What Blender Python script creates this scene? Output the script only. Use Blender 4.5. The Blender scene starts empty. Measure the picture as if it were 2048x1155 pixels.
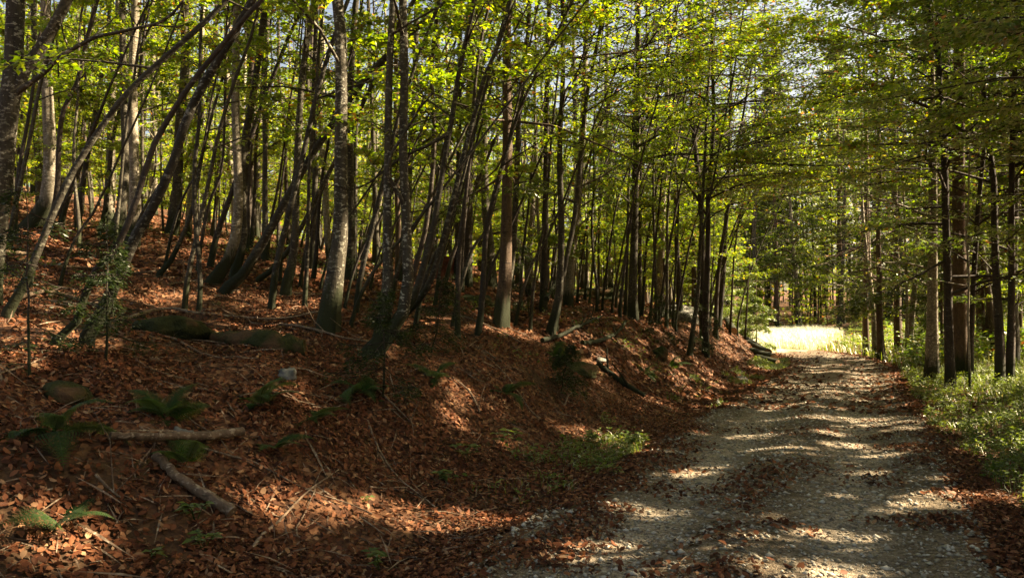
import bpy, math, random
import numpy as np
from mathutils import Vector

rng = np.random.default_rng(7)
scene = bpy.context.scene
COL = scene.collection
PI = math.pi

# ------------------------------------------------------------------ camera model
CAMZ = 1.6
YAW = math.radians(24.3)
FPX = 1577.0
PITCH = math.atan((640 - 577.5) / FPX)
_f = np.array([-math.sin(YAW) * math.cos(PITCH), math.cos(YAW) * math.cos(PITCH), math.sin(PITCH)])
_r = np.array([math.cos(YAW), math.sin(YAW), 0.0])
_u = np.cross(_r, _f)
CAM = np.array([0.0, 0.0, CAMZ])


def ray(px, py):
    return _f + _r * ((px - 1024) / FPX) + _u * ((577.5 - py) / FPX)


# ------------------------------------------------------------------ noise + terrain
def _hash(ix, iy, seed):
    h = (ix.astype(np.int64) * 374761393 + iy.astype(np.int64) * 668265263 + seed * 974711) & 0x7fffffff
    h = ((h ^ (h >> 13)) * 1274126177) & 0x7fffffff
    h = h ^ (h >> 16)
    return (h & 0xffff) / 65535.0


def noise2(x, y, s, seed=0):
    x = np.asarray(x, float) / s
    y = np.asarray(y, float) / s
    ix, iy = np.floor(x), np.floor(y)
    fx, fy = x - ix, y - iy
    fx = fx * fx * (3 - 2 * fx)
    fy = fy * fy * (3 - 2 * fy)
    a, b = _hash(ix, iy, seed), _hash(ix + 1, iy, seed)
    c, d = _hash(ix, iy + 1, seed), _hash(ix + 1, iy + 1, seed)
    return (a + (b - a) * fx) * (1 - fy) + (c + (d - c) * fx) * fy - 0.5


def sstep(t):
    t = np.clip(t, 0, 1)
    return t * t * (3 - 2 * t)


def road_cx(y):
    y = np.asarray(y, float)
    d = np.clip(y - 27, 0, None)
    return -0.9 - 0.0105 * np.minimum(d, 60) ** 2 - np.clip(d - 60, 0, None) * 1.2


HW = 1.5   # half width of the driven gravel


def ground_h(x, y):
    x = np.asarray(x, float)
    y = np.asarray(y, float)
    c = road_cx(y)
    s = (c - HW) - x
    t = sstep((y - 6) / 14)
    bw = 3.3 - 0.9 * t
    bh = 1.0 + 0.45 * t
    wob = 0.5 * noise2(x, y, 3.1, 3)
    z = bh * sstep((s - 0.7 + wob) / bw)
    run = np.clip(s - 0.7 - bw * 0.75, 0, None)
    z = z + 0.195 * np.minimum(run, 45) + 0.10 * np.clip(run - 45, 0, None)
    amp = sstep((s - 0.5) / 2.0)
    z = z + amp * (0.42 * noise2(x, y, 2.3, 5) + 0.22 * noise2(x, y, 0.8, 6) + 0.07 * noise2(x, y, 0.3, 7) + 0.6 * noise2(x, y, 8, 8))
    # shallow leaf-filled gutter beside the road
    z = z - 0.07 * np.exp(-((s - 0.45) / 0.4) ** 2)
    # verge on the far side of the road
    r = x - (c + HW)
    ramp = sstep((r - 0.5) / 1.6)
    z = z + ramp * (0.22 + 0.25 * noise2(x, y, 2.0, 9)) + 0.02 * np.clip(r - 2, 0, 60)
    # road: crown and ruts
    q = x - c
    road = sstep((HW + 0.5 - np.abs(q)) / 0.6)
    z = z + road * (0.03 * np.cos(np.clip(q, -1.6, 1.6) * 4.0) + 0.02 * noise2(x, y, 1.3, 11))
    # beyond the clearing the land climbs gently
    z = z + 0.05 * np.clip(y - 75, 0, 200)
    return z


def gz(x, y):
    return float(ground_h(np.array([x]), np.array([y]))[0])


def hit(px, py, dmax=120.0):
    """ground point seen at that bearing"""
    d = ray(px, py)
    t = np.arange(2.0, dmax, 0.02)
    P = CAM[None] + d[None] * t[:, None]
    below = P[:, 2] < ground_h(P[:, 0], P[:, 1])
    k = int(np.argmax(below))
    if not below[k]:
        return None, None
    return P[k], t[k]


# ------------------------------------------------------------------ mesh helpers
def mesh_np(name, verts, groups, mats, smooth=False):
    """groups: list of (faces (n,k) int array, material index)"""
    me = bpy.data.meshes.new(name)
    verts = np.ascontiguousarray(verts, np.float32)
    me.vertices.add(len(verts))
    me.vertices.foreach_set('co', verts.ravel())
    nl = sum(f.size for f, _ in groups)
    npoly = sum(len(f) for f, _ in groups)
    me.loops.add(nl)
    me.polygons.add(npoly)
    li = np.concatenate([f.ravel() for f, _ in groups]).astype(np.int32)
    tot = np.concatenate([np.full(len(f), f.shape[1]) for f, _ in groups]).astype(np.int32)
    st = np.concatenate([[0], np.cumsum(tot)[:-1]]).astype(np.int32)
    mi = np.concatenate([np.full(len(f), m) for f, m in groups]).astype(np.int32)
    me.loops.foreach_set('vertex_index', li)
    me.polygons.foreach_set('loop_start', st)
    me.polygons.foreach_set('loop_total', tot)
    me.polygons.foreach_set('material_index', mi)
    if smooth:
        me.polygons.foreach_set('use_smooth', np.ones(npoly, bool))
    for m in mats:
        me.materials.append(m)
    me.update(calc_edges=True)
    return me


def link(name, me, parent=None, loc=(0, 0, 0)):
    o = bpy.data.objects.new(name, me)
    COL.objects.link(o)
    o.location = loc
    if parent is not None:
        o.parent = parent
    return o


def tag(o, label, cat, group=None, kind=None):
    if label:
        o['label'] = label
    if cat:
        o['category'] = cat
    if group:
        o['group'] = group
    if kind:
        o['kind'] = kind
    return o


def empty(name, loc, label, cat, group=None):
    o = bpy.data.objects.new(name, None)
    COL.objects.link(o)
    o.location = loc
    o.empty_display_size = 0.2
    return tag(o, label, cat, group)


def copy_tree(o, loc, rz, sc, label=None):
    c = o.copy()
    COL.objects.link(c)
    c.location = loc
    c.rotation_euler = (0, 0, rz)
    c.scale = (sc, sc, sc)
    if label:
        c['label'] = label
    for ch in list(o.children):
        k = ch.copy()
        COL.objects.link(k)
        k.parent = c
    return c


class Buf:
    """collects pieces of geometry for one mesh"""
    def __init__(s):
        s.v, s.q, s.n = [], [], 0

    def add(s, v, f):
        s.v.append(np.asarray(v, float))
        s.q.append(np.asarray(f, int) + s.n)
        s.n += len(v)

    def mesh(s, name, mat, smooth=False):
        by = {}
        for f in s.q:
            by.setdefault(f.shape[1], []).append(f)
        return mesh_np(name, np.concatenate(s.v), [(np.concatenate(b), 0) for b in by.values()], [mat], smooth)


def catmull(P, n):
    P = np.asarray(P, float)
    if len(P) < 3:
        t = np.linspace(0, 1, n)[:, None]
        return P[0] * (1 - t) + P[-1] * t
    Q = np.vstack([2 * P[0] - P[1], P, 2 * P[-1] - P[-2]])
    seg = np.linalg.norm(np.diff(P, axis=0), axis=1)
    cum = np.concatenate([[0], np.cumsum(seg)])
    out = []
    for d in np.linspace(0, cum[-1], n):
        i = min(int(np.searchsorted(cum, d, 'right')) - 1, len(P) - 2)
        t = (d - cum[i]) / max(seg[i], 1e-9)
        p0, p1, p2, p3 = Q[i], Q[i + 1], Q[i + 2], Q[i + 3]
        out.append(0.5 * (2 * p1 + (p2 - p0) * t + (2 * p0 - 5 * p1 + 4 * p2 - p3) * t * t + (3 * p1 - p0 - 3 * p2 + p3) * t ** 3))
    return np.array(out)


def tube(buf, P, R, sides=8, lump=0.0, flare=None, cap=True):
    P = np.asarray(P, float)
    R = np.asarray(R, float)
    n = len(P)
    T = np.gradient(P, axis=0)
    T /= np.linalg.norm(T, axis=1)[:, None] + 1e-9
    ref = np.array([0.31, 0.95, 0.05]) if abs(T[0][2]) > 0.5 else np.array([0, 0, 1.0])
    A = np.cross(T, ref)
    A /= np.linalg.norm(A, axis=1)[:, None] + 1e-9
    B = np.cross(T, A)
    th = np.linspace(0, 2 * PI, sides, endpoint=False)
    rr = R[:, None] * np.ones((1, sides))
    if lump:
        ph = rng.uniform(0, 6.28, 3)
        z = np.arange(n)[:, None]
        rr = rr * (1 + lump * (np.sin(th[None] * 2 + ph[0] + z * 0.21) + 0.6 * np.sin(th[None] * 3 + ph[1] - z * 0.33)) + lump * 0.5 * rng.normal(size=rr.shape))
    if flare is not None:
        ph = rng.uniform(0, 6.28)
        rr = rr * (1 + flare[:, None] * (0.75 + 0.5 * np.sin(th[None] * rng.integers(3, 6) + ph)))
    V = P[:, None] + (np.cos(th)[None, :, None] * A[:, None] + np.sin(th)[None, :, None] * B[:, None]) * rr[..., None]
    i = np.arange(n - 1)[:, None] * sides
    j = np.arange(sides)[None]
    k = (j + 1) % sides
    F = np.stack([i + j, i + k, i + sides + k, i + sides + j], -1).reshape(-1, 4)
    buf.add(V.reshape(-1, 3), F)
    if cap:
        for e in (0, n - 1):
            c = np.vstack([V[e], P[e][None]])
            f = np.array([[sides, b, (b + 1) % sides] if e else [sides, (b + 1) % sides, b] for b in range(sides)])
            buf.add(c, f)


def unit(v):
    return v / (np.linalg.norm(v, axis=-1, keepdims=True) + 1e-9)


def leaf_quads(pos, d, nrm, L, W, fold=0.18):
    d = unit(d)
    s = unit(np.cross(d, nrm))
    n = np.cross(s, d)
    L = np.asarray(L)[:, None]
    W = np.asarray(W)[:, None]
    mid = pos + d * L * 0.45
    a = pos
    b = mid + s * W * 0.5 + n * W * fold
    c = pos + d * L - n * L * 0.08
    e = mid - s * W * 0.5 + n * W * fold
    V = np.stack([a, b, c, e], 1).reshape(-1, 3)
    F = np.arange(len(V)).reshape(-1, 4)
    return V, F


def twig_leaves(A, B, cnt, width, size, aspect=0.6, flat=0.34, droop=0.0, start=0.1):
    """leaves both sides of each twig, in nearly level sprays"""
    idx = np.repeat(np.arange(len(A)), cnt)
    n = len(idx)
    t = start + (1 - start) * rng.random(n)
    d = B[idx] - A[idx]
    du = unit(d)
    up = np.array([0, 0, 1.0])
    lat = unit(np.cross(du, up) + 1e-6)
    side = rng.choice([-1.0, 1.0], n)[:, None]
    w = np.asarray(width)[idx] * rng.random(n) ** 0.8 * (1.1 - 0.6 * t)
    pos = A[idx] + d * t[:, None] + lat * side * w[:, None]
    pos[:, 2] += rng.normal(0, 0.03, n) - droop * w
    ld = du * 0.6 + lat * side * 0.8 + rng.normal(0, 0.3, (n, 3))
    ld[:, 2] -= 0.12
    nr = unit(np.array([0, 0, 1.0]) + rng.normal(0, flat, (n, 3)))
    L = size * rng.uniform(0.65, 1.25, n)
    return leaf_quads(pos, ld, nr, L, L * aspect)


# ------------------------------------------------------------------ materials
def new_mat(name):
    m = bpy.data.materials.new(name)
    m.use_nodes = True
    nt = m.node_tree
    nt.nodes.clear()
    return m, nt, nt.nodes, nt.links


def N(nodes, typ, **kw):
    n = nodes.new(typ)
    for k, v in kw.items():
        if k.startswith('i_'):
            key = k[2:]
            n.inputs[int(key) if key.isdigit() else key.replace('_', ' ')].default_value = v
        else:
            setattr(n, k, v)
    return n


def ramp(nodes, stops, interp='LINEAR'):
    r = nodes.new('ShaderNodeValToRGB')
    r.color_ramp.interpolation = interp
    e = r.color_ramp.elements
    while len(e) < len(stops):
        e.new(0.5)
    for k, (p, c) in enumerate(stops):
        e[k].position = p
        e[k].color = (*c, 1) if len(c) == 3 else c
    return r


def leaf_material(name, stops, tstops, gloss=0.10, trans=0.5, rough=0.6):
    m, nt, nd, lk = new_mat(name)
    geo = N(nd, 'ShaderNodeNewGeometry')
    oi = N(nd, 'ShaderNodeObjectInfo')
    ad = N(nd, 'ShaderNodeMath', operation='MULTIPLY_ADD')
    lk.new(oi.outputs['Random'], ad.inputs[0])
    ad.inputs[1].default_value = 0.16
    lk.new(geo.outputs['Random Per Island'], ad.inputs[2])
    sub = N(nd, 'ShaderNodeMath', operation='SUBTRACT', use_clamp=True)
    lk.new(ad.outputs[0], sub.inputs[0])
    sub.inputs[1].default_value = 0.08
    r1, r2 = ramp(nd, stops), ramp(nd, tstops)
    lk.new(sub.outputs[0], r1.inputs[0])
    lk.new(sub.outputs[0], r2.inputs[0])
    df = N(nd, 'ShaderNodeBsdfDiffuse')
    tr = N(nd, 'ShaderNodeBsdfTranslucent')
    gl = N(nd, 'ShaderNodeBsdfGlossy')
    gl.inputs['Roughness'].default_value = rough
    gl.inputs['Color'].default_value = (0.9, 0.9, 0.8, 1)
    lk.new(r1.outputs[0], df.inputs['Color'])
    lk.new(r2.outputs[0], tr.inputs['Color'])
    mx = N(nd, 'ShaderNodeMixShader')
    mx.inputs[0].default_value = trans
    lk.new(df.outputs[0], mx.inputs[1])
    lk.new(tr.outputs[0], mx.inputs[2])
    fr = N(nd, 'ShaderNodeFresnel')
    fr.inputs['IOR'].default_value = 1.4
    ml = N(nd, 'ShaderNodeMath', operation='MULTIPLY')
    lk.new(fr.outputs[0], ml.inputs[0])
    ml.inputs[1].default_value = gloss * 3
    m2 = N(nd, 'ShaderNodeMixShader')
    lk.new(ml.outputs[0], m2.inputs[0])
    lk.new(mx.outputs[0], m2.inputs[1])
    lk.new(gl.outputs[0], m2.inputs[2])
    out = N(nd, 'ShaderNodeOutputMaterial')
    lk.new(m2.outputs[0], out.inputs[0])
    return m


# colours: reflectance ramps and transmittance ramps, spread leaf by leaf
M_BEECH_LEAF = leaf_material('beech_leaf',
    [(0, (.030, .060, .010)), (.45, (.055, .090, .014)), (.85, (.085, .125, .016)), (.96, (.12, .12, .016)), (.985, (.20, .13, .02)), (1, (.20, .07, .02))],
    [(0, (.14, .29, .012)), (.45, (.32, .47, .016)), (.85, (.52, .60, .022)), (.96, (.62, .56, .025)), (.985, (.60, .34, .03)), (1, (.50, .16, .03))], trans=0.6)
M_DARK_LEAF = leaf_material('deep_green_leaf',
    [(0, (.022, .050, .012)), (.6, (.040, .075, .015)), (.93, (.07, .095, .018)), (.98, (.16, .11, .02)), (1, (.2, .08, .02))],
    [(0, (.11, .25, .014)), (.6, (.24, .41, .018)), (.93, (.44, .54, .02)), (.98, (.5, .32, .03)), (1, (.45, .15, .03))], trans=0.52, gloss=0.13)
M_NEEDLE = leaf_material('spruce_needle',
    [(0, (.024, .046, .014)), (.6, (.042, .070, .020)), (1, (.075, .095, .026))],
    [(0, (.08, .13, .014)), (.6, (.15, .21, .02)), (1, (.26, .29, .03))], trans=0.4, gloss=0.08)
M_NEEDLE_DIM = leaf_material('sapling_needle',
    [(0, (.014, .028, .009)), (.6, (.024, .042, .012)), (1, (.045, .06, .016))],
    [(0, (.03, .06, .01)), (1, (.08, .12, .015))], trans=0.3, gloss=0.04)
M_FERN = leaf_material('fern_leaf',
    [(0, (.018, .046, .012)), (.85, (.034, .068, .016)), (.97, (.09, .06, .02)), (1, (.12, .06, .025))],
    [(0, (.07, .17, .018)), (1, (.12, .24, .02))], trans=0.4, gloss=0.06)
M_HERB = leaf_material('herb_leaf',
    [(0, (.035, .075, .018)), (.7, (.065, .115, .024)), (1, (.11, .14, .03))],
    [(0, (.14, .26, .02)), (1, (.34, .42, .03))], trans=0.45, gloss=0.12)
M_GRASS = leaf_material('grass_blade',
    [(0, (.045, .085, .02)), (.6, (.075, .12, .025)), (.9, (.14, .15, .05)), (1, (.24, .2, .09))],
    [(0, (.16, .28, .02)), (.7, (.3, .4, .03)), (1, (.42, .38, .08))], trans=0.4, gloss=0.10)
M_GLARE_STRAW = leaf_material('meadow_blade',
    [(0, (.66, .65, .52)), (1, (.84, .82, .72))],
    [(0, (.48, .50, .26)), (1, (.62, .60, .42))], trans=0.4, gloss=0.05)  # dry straw raised to near white, full-sun glare painted into the colour
M_LITTER = leaf_material('fallen_leaf',
    [(0, (.045, .019, .011)), (.35, (.100, .036, .018)), (.65, (.165, .058, .027)), (.88, (.24, .10, .048)), (1, (.36, .22, .12))],
    [(0, (.05, .015, .006)), (1, (.26, .08, .02))], trans=0.14, gloss=0.05, rough=0.5)


def bark_material(name, base, dark, pale, patch=0.52, moss=True, scale=1.0):
    m, nt, nd, lk = new_mat(name)
    tc = N(nd, 'ShaderNodeTexCoord')
    oi = N(nd, 'ShaderNodeObjectInfo')
    vadd = N(nd, 'ShaderNodeVectorMath', operation='ADD')
    lk.new(tc.outputs['Object'], vadd.inputs[0])
    lk.new(oi.outputs['Location'], vadd.inputs[1])
    mp = N(nd, 'ShaderNodeMapping')
    mp.inputs['Scale'].default_value = (17 * scale, 17 * scale, 30 * scale)
    lk.new(vadd.outputs[0], mp.inputs[0])
    n1 = N(nd, 'ShaderNodeTexNoise', i_Scale=1.0, i_Detail=4.0, i_Roughness=0.6)
    lk.new(mp.outputs[0], n1.inputs['Vector'])
    mp2 = N(nd, 'ShaderNodeMapping')
    mp2.inputs['Scale'].default_value = (14, 14, 3.0)
    lk.new(vadd.outputs[0], mp2.inputs[0])
    n2 = N(nd, 'ShaderNodeTexNoise', i_Scale=1.0, i_Detail=5.0, i_Roughness=0.65)
    lk.new(mp2.outputs[0], n2.inputs['Vector'])
    n3 = N(nd, 'ShaderNodeTexNoise', i_Scale=0.9, i_Detail=2.0)
    lk.new(vadd.outputs[0], n3.inputs['Vector'])
    r2 = ramp(nd, [(.3, dark), (.62, base)])
    lk.new(n2.outputs[0], r2.inputs[0])
    # lichen patches
    rp = ramp(nd, [(patch, (0, 0, 0)), (patch + .045, (1, 1, 1))])
    lk.new(n1.outputs[0], rp.inputs[0])
    rl = ramp(nd, [(.35, (0.25, 0.25, 0.25)), (.6, (.85, .85, .85))])
    lk.new(n3.outputs[0], rl.inputs[0])
    mm = N(nd, 'ShaderNodeMath', operation='MULTIPLY')
    lk.new(rp.outputs[0], mm.inputs[0])
    lk.new(rl.outputs[0], mm.inputs[1])
    mix = N(nd, 'ShaderNodeMixRGB')
    lk.new(mm.outputs[0], mix.inputs[0])
    lk.new(r2.outputs[0], mix.inputs[1])
    mix.inputs[2].default_value = (*pale, 1)
    col = mix.outputs[0]
    # black horizontal scars
    mp4 = N(nd, 'ShaderNodeMapping')
    mp4.inputs['Scale'].default_value = (4, 4, 26)
    lk.new(vadd.outputs[0], mp4.inputs[0])
    n4 = N(nd, 'ShaderNodeTexNoise', i_Scale=1.0, i_Detail=2.0)
    lk.new(mp4.outputs[0], n4.inputs['Vector'])
    rs = ramp(nd, [(.64, (0, 0, 0)), (.70, (.8, .8, .8))])
    lk.new(n4.outputs[0], rs.inputs[0])
    mxs = N(nd, 'ShaderNodeMixRGB')
    lk.new(rs.outputs[0], mxs.inputs[0])
    lk.new(col, mxs.inputs[1])
    mxs.inputs[2].default_value = (*[c * 0.6 for c in dark], 1)
    col = mxs.outputs[0]
    if moss:
        sep = N(nd, 'ShaderNodeSeparateXYZ')
        lk.new(tc.outputs['Object'], sep.inputs[0])
        mz = N(nd, 'ShaderNodeMapRange')
        mz.inputs['From Min'].default_value = 0.15
        mz.inputs['From Max'].default_value = 1.0
        mz.inputs['To Min'].default_value = 0.62
        mz.inputs['To Max'].default_value = -0.25
        lk.new(sep.outputs['Z'], mz.inputs['Value'])
        ma = N(nd, 'ShaderNodeMath', operation='ADD')
        lk.new(mz.outputs[0], ma.inputs[0])
        lk.new(n2.outputs[0], ma.inputs[1])
        mr = ramp(nd, [(.62, (0, 0, 0)), (.85, (1, 1, 1))])
        lk.new(ma.outputs[0], mr.inputs[0])
        mx2 = N(nd, 'ShaderNodeMixRGB')
        lk.new(mr.outputs[0], mx2.inputs[0])
        lk.new(col, mx2.inputs[1])
        mx2.inputs[2].default_value = (.022, .025, .009, 1)
        col = mx2.outputs[0]
    hue = N(nd, 'ShaderNodeHueSaturation')
    mv = N(nd, 'ShaderNodeMapRange')
    mv.inputs['To Min'].default_value = 0.75
    mv.inputs['To Max'].default_value = 1.25
    lk.new(oi.outputs['Random'], mv.inputs['Value'])
    lk.new(mv.outputs[0], hue.inputs['Value'])
    lk.new(col, hue.inputs['Color'])
    bs = N(nd, 'ShaderNodeBsdfPrincipled', i_Roughness=0.85)
    bs.inputs['Specular IOR Level'].default_value = 0.25
    lk.new(hue.outputs[0], bs.inputs['Base Color'])
    bp = N(nd, 'ShaderNodeBump', i_Strength=0.6, i_Distance=0.02)
    sm = N(nd, 'ShaderNodeMath', operation='ADD')
    lk.new(n2.outputs[0], sm.inputs[0])
    lk.new(n1.outputs[0], sm.inputs[1])
    lk.new(sm.outputs[0], bp.inputs['Height'])
    lk.new(bp.outputs[0], bs.inputs['Normal'])
    out = N(nd, 'ShaderNodeOutputMaterial')
    lk.new(bs.outputs[0], out.inputs[0])
    return m


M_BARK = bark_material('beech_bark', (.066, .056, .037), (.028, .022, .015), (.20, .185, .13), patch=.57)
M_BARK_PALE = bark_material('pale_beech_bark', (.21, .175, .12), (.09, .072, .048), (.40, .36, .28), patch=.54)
M_BARK_LICHEN = bark_material('lichen_beech_bark', (.066, .055, .036), (.026, .021, .014), (.36, .34, .26), patch=.56)
M_BARK_DARK = bark_material('dark_bark', (.060, .045, .032), (.025, .018, .013), (.16, .14, .11), patch=.60)
M_BARK_SPRUCE = bark_material('spruce_bark', (.105, .068, .042), (.045, .028, .018), (.17, .13, .09), patch=.58, scale=1.6)
M_DEADWOOD = bark_material('dead_wood', (.20, .135, .085), (.07, .045, .028), (.34, .27, .19), patch=.56, moss=False, scale=1.4)
M_CUTWOOD = bark_material('cut_wood', (.34, .20, .10), (.22, .11, .05), (.42, .29, .17), patch=.58, moss=False)


def ground_material(name, kind):
    m, nt, nd, lk = new_mat(name)
    tc = N(nd, 'ShaderNodeTexCoord')
    vec = tc.outputs['Object']
    big = N(nd, 'ShaderNodeTexNoise', i_Scale=0.55, i_Detail=4.0)
    lk.new(vec, big.inputs['Vector'])
    bs = N(nd, 'ShaderNodeBsdfPrincipled', i_Roughness=0.9)
    bs.inputs['Specular IOR Level'].default_value = 0.15
    bp = N(nd, 'ShaderNodeBump', i_Strength=0.9, i_Distance=0.03)
    if kind == 'litter':
        wv = N(nd, 'ShaderNodeTexNoise', i_Scale=9.0, i_Detail=2.0)
        lk.new(vec, wv.inputs['Vector'])
        va = N(nd, 'ShaderNodeVectorMath', operation='MULTIPLY_ADD')
        lk.new(wv.outputs['Color'], va.inputs[0])
        va.inputs[1].default_value = (.08, .08, .08)
        lk.new(vec, va.inputs[2])
        vo = N(nd, 'ShaderNodeTexVoronoi', i_Scale=17.0)
        lk.new(va.outputs[0], vo.inputs['Vector'])
        sp = N(nd, 'ShaderNodeSeparateColor')
        lk.new(vo.outputs['Color'], sp.inputs[0])
        rc = ramp(nd, [(0, (.040, .018, .010)), (.4, (.10, .045, .023)), (.75, (.155, .070, .034)), (1, (.25, .13, .065))])
        lk.new(sp.outputs[0], rc.inputs[0])
        # bare soil and moss patches
        rb = ramp(nd, [(.50, (0, 0, 0)), (.62, (.8, .8, .8))])
        lk.new(big.outputs[0], rb.inputs[0])
        mx = N(nd, 'ShaderNodeMixRGB')
        lk.new(rb.outputs[0], mx.inputs[0])
        lk.new(rc.outputs[0], mx.inputs[1])
        mx.inputs[2].default_value = (.06, .035, .018, 1)
        ms = N(nd, 'ShaderNodeTexNoise', i_Scale=0.8, i_Detail=6.0, i_Roughness=0.7)
        lk.new(vec, ms.inputs['Vector'])
        rm = ramp(nd, [(.60, (0, 0, 0)), (.66, (.8, .8, .8))])
        lk.new(ms.outputs[0], rm.inputs[0])
        m2 = N(nd, 'ShaderNodeMixRGB')
        lk.new(rm.outputs[0], m2.inputs[0])
        lk.new(mx.outputs[0], m2.inputs[1])
        m2.inputs[2].default_value = (.045, .055, .014, 1)
        lk.new(m2.outputs[0], bs.inputs['Base Color'])
        lk.new(vo.outputs['Distance'], bp.inputs['Height'])
    elif kind == 'gravel':
        vo = N(nd, 'ShaderNodeTexVoronoi', i_Scale=38.0)
        lk.new(vec, vo.inputs['Vector'])
        vo2 = N(nd, 'ShaderNodeTexVoronoi', i_Scale=95.0)
        lk.new(vec, vo2.inputs['Vector'])
        sp = N(nd, 'ShaderNodeSeparateColor')
        lk.new(vo.outputs['Color'], sp.inputs[0])
        sp2 = N(nd, 'ShaderNodeSeparateColor')
        lk.new(vo2.outputs['Color'], sp2.inputs[0])
        av = N(nd, 'ShaderNodeMath', operation='MULTIPLY_ADD')
        lk.new(sp.outputs[0], av.inputs[0])
        av.inputs[1].default_value = 0.55
        hm = N(nd, 'ShaderNodeMath', operation='MULTIPLY')
        lk.new(sp2.outputs[1], hm.inputs[0])
        hm.inputs[1].default_value = 0.45
        lk.new(hm.outputs[0], av.inputs[2])
        rc = ramp(nd, [(.1, (.13, .105, .07)), (.5, (.30, .24, .175)), (.8, (.44, .375, .29)), (1, (.58, .53, .43))])
        lk.new(av.outputs[0], rc.inputs[0])
        md = N(nd, 'ShaderNodeTexNoise', i_Scale=1.6, i_Detail=7.0, i_Roughness=0.7)
        lk.new(vec, md.inputs['Vector'])
        rm = ramp(nd, [(.46, (0, 0, 0)), (.64, (.75, .75, .75))])
        lk.new(md.outputs[0], rm.inputs[0])
        m2 = N(nd, 'ShaderNodeMixRGB')
        lk.new(rm.outputs[0], m2.inputs[0])
        lk.new(rc.outputs[0], m2.inputs[1])
        m2.inputs[2].default_value = (.11, .085, .058, 1)
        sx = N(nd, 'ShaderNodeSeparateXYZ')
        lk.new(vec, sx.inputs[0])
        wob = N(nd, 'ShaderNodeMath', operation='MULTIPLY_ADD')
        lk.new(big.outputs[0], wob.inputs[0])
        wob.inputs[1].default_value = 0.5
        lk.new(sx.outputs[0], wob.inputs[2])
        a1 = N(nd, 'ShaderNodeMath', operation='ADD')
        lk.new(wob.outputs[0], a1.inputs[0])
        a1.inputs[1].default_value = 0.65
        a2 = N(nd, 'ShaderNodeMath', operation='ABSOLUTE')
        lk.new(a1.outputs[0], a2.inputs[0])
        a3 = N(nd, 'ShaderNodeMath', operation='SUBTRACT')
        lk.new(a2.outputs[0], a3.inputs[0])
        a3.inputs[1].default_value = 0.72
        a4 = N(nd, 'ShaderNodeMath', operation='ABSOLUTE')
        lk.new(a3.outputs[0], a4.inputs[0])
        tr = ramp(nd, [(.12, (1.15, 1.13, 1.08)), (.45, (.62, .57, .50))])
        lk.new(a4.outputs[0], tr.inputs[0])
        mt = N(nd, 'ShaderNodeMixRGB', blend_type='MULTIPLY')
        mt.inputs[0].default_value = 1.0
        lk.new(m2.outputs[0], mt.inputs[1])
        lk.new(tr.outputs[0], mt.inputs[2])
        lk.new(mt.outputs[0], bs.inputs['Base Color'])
        ah = N(nd, 'ShaderNodeMath', operation='ADD')
        lk.new(vo.outputs['Distance'], ah.inputs[0])
        lk.new(vo2.outputs['Distance'], ah.inputs[1])
        bp.inputs['Distance'].default_value = 0.012
        bp.invert = True
        lk.new(ah.outputs[0], bp.inputs['Height'])
    elif kind == 'meadow':
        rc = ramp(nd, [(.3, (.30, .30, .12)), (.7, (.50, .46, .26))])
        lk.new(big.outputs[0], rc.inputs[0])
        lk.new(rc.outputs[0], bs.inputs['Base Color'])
        nf = N(nd, 'ShaderNodeTexNoise', i_Scale=30.0, i_Detail=3.0)
        lk.new(vec, nf.inputs['Vector'])
        lk.new(nf.outputs[0], bp.inputs['Height'])
    elif kind == 'stone':
        nf = N(nd, 'ShaderNodeTexNoise', i_Scale=5.0, i_Detail=6.0)
        lk.new(vec, nf.inputs['Vector'])
        rc = ramp(nd, [(.35, (.06, .055, .042)), (.65, (.25, .24, .20))])
        lk.new(nf.outputs[0], rc.inputs[0])
        lk.new(rc.outputs[0], bs.inputs['Base Color'])
        lk.new(nf.outputs[0], bp.inputs['Height'])
    elif kind == 'pebble':
        g = N(nd, 'ShaderNodeNewGeometry')
        rc = ramp(nd, [(0, (.14, .12, .085)), (.5, (.28, .245, .18)), (1, (.50, .46, .37))])
        lk.new(g.outputs['Random Per Island'], rc.inputs[0])
        lk.new(rc.outputs[0], bs.inputs['Base Color'])
        lk.new(big.outputs[0], bp.inputs['Height'])
    elif kind == 'moss':
        nf = N(nd, 'ShaderNodeTexNoise', i_Scale=26.0, i_Detail=5.0)
        lk.new(vec, nf.inputs['Vector'])
        n5 = N(nd, 'ShaderNodeTexNoise', i_Scale=3.0, i_Detail=4.0)
        lk.new(vec, n5.inputs['Vector'])
        rc = ramp(nd, [(.38, (.018, .022, .008)), (.52, (.036, .038, .011)), (.64, (.09, .05, .025))])
        lk.new(n5.outputs[0], rc.inputs[0])
        lk.new(rc.outputs[0], bs.inputs['Base Color'])
        lk.new(nf.outputs[0], bp.inputs['Height'])
    elif kind == 'rot':
        nf = N(nd, 'ShaderNodeTexNoise', i_Scale=8.0, i_Detail=6.0)
        lk.new(vec, nf.inputs['Vector'])
        rc = ramp(nd, [(.35, (.05, .018, .010)), (.65, (.16, .055, .03))])
        lk.new(nf.outputs[0], rc.inputs[0])
        lk.new(rc.outputs[0], bs.inputs['Base Color'])
        lk.new(nf.outputs[0], bp.inputs['Height'])
    lk.new(bp.outputs[0], bs.inputs['Normal'])
    out = N(nd, 'ShaderNodeOutputMaterial')
    lk.new(bs.outputs[0], out.inputs[0])
    return m


M_GROUND = ground_material('leaf_litter_ground', 'litter')
M_GRAVEL = ground_material('gravel_road', 'gravel')
M_MEADOW = ground_material('meadow_ground', 'meadow')
M_STONE = ground_material('limestone', 'stone')
M_PEBBLE = ground_material('road_pebbles', 'pebble')
M_MOSS = ground_material('moss', 'moss')
M_ROT = ground_material('rotten_wood', 'rot')


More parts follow.
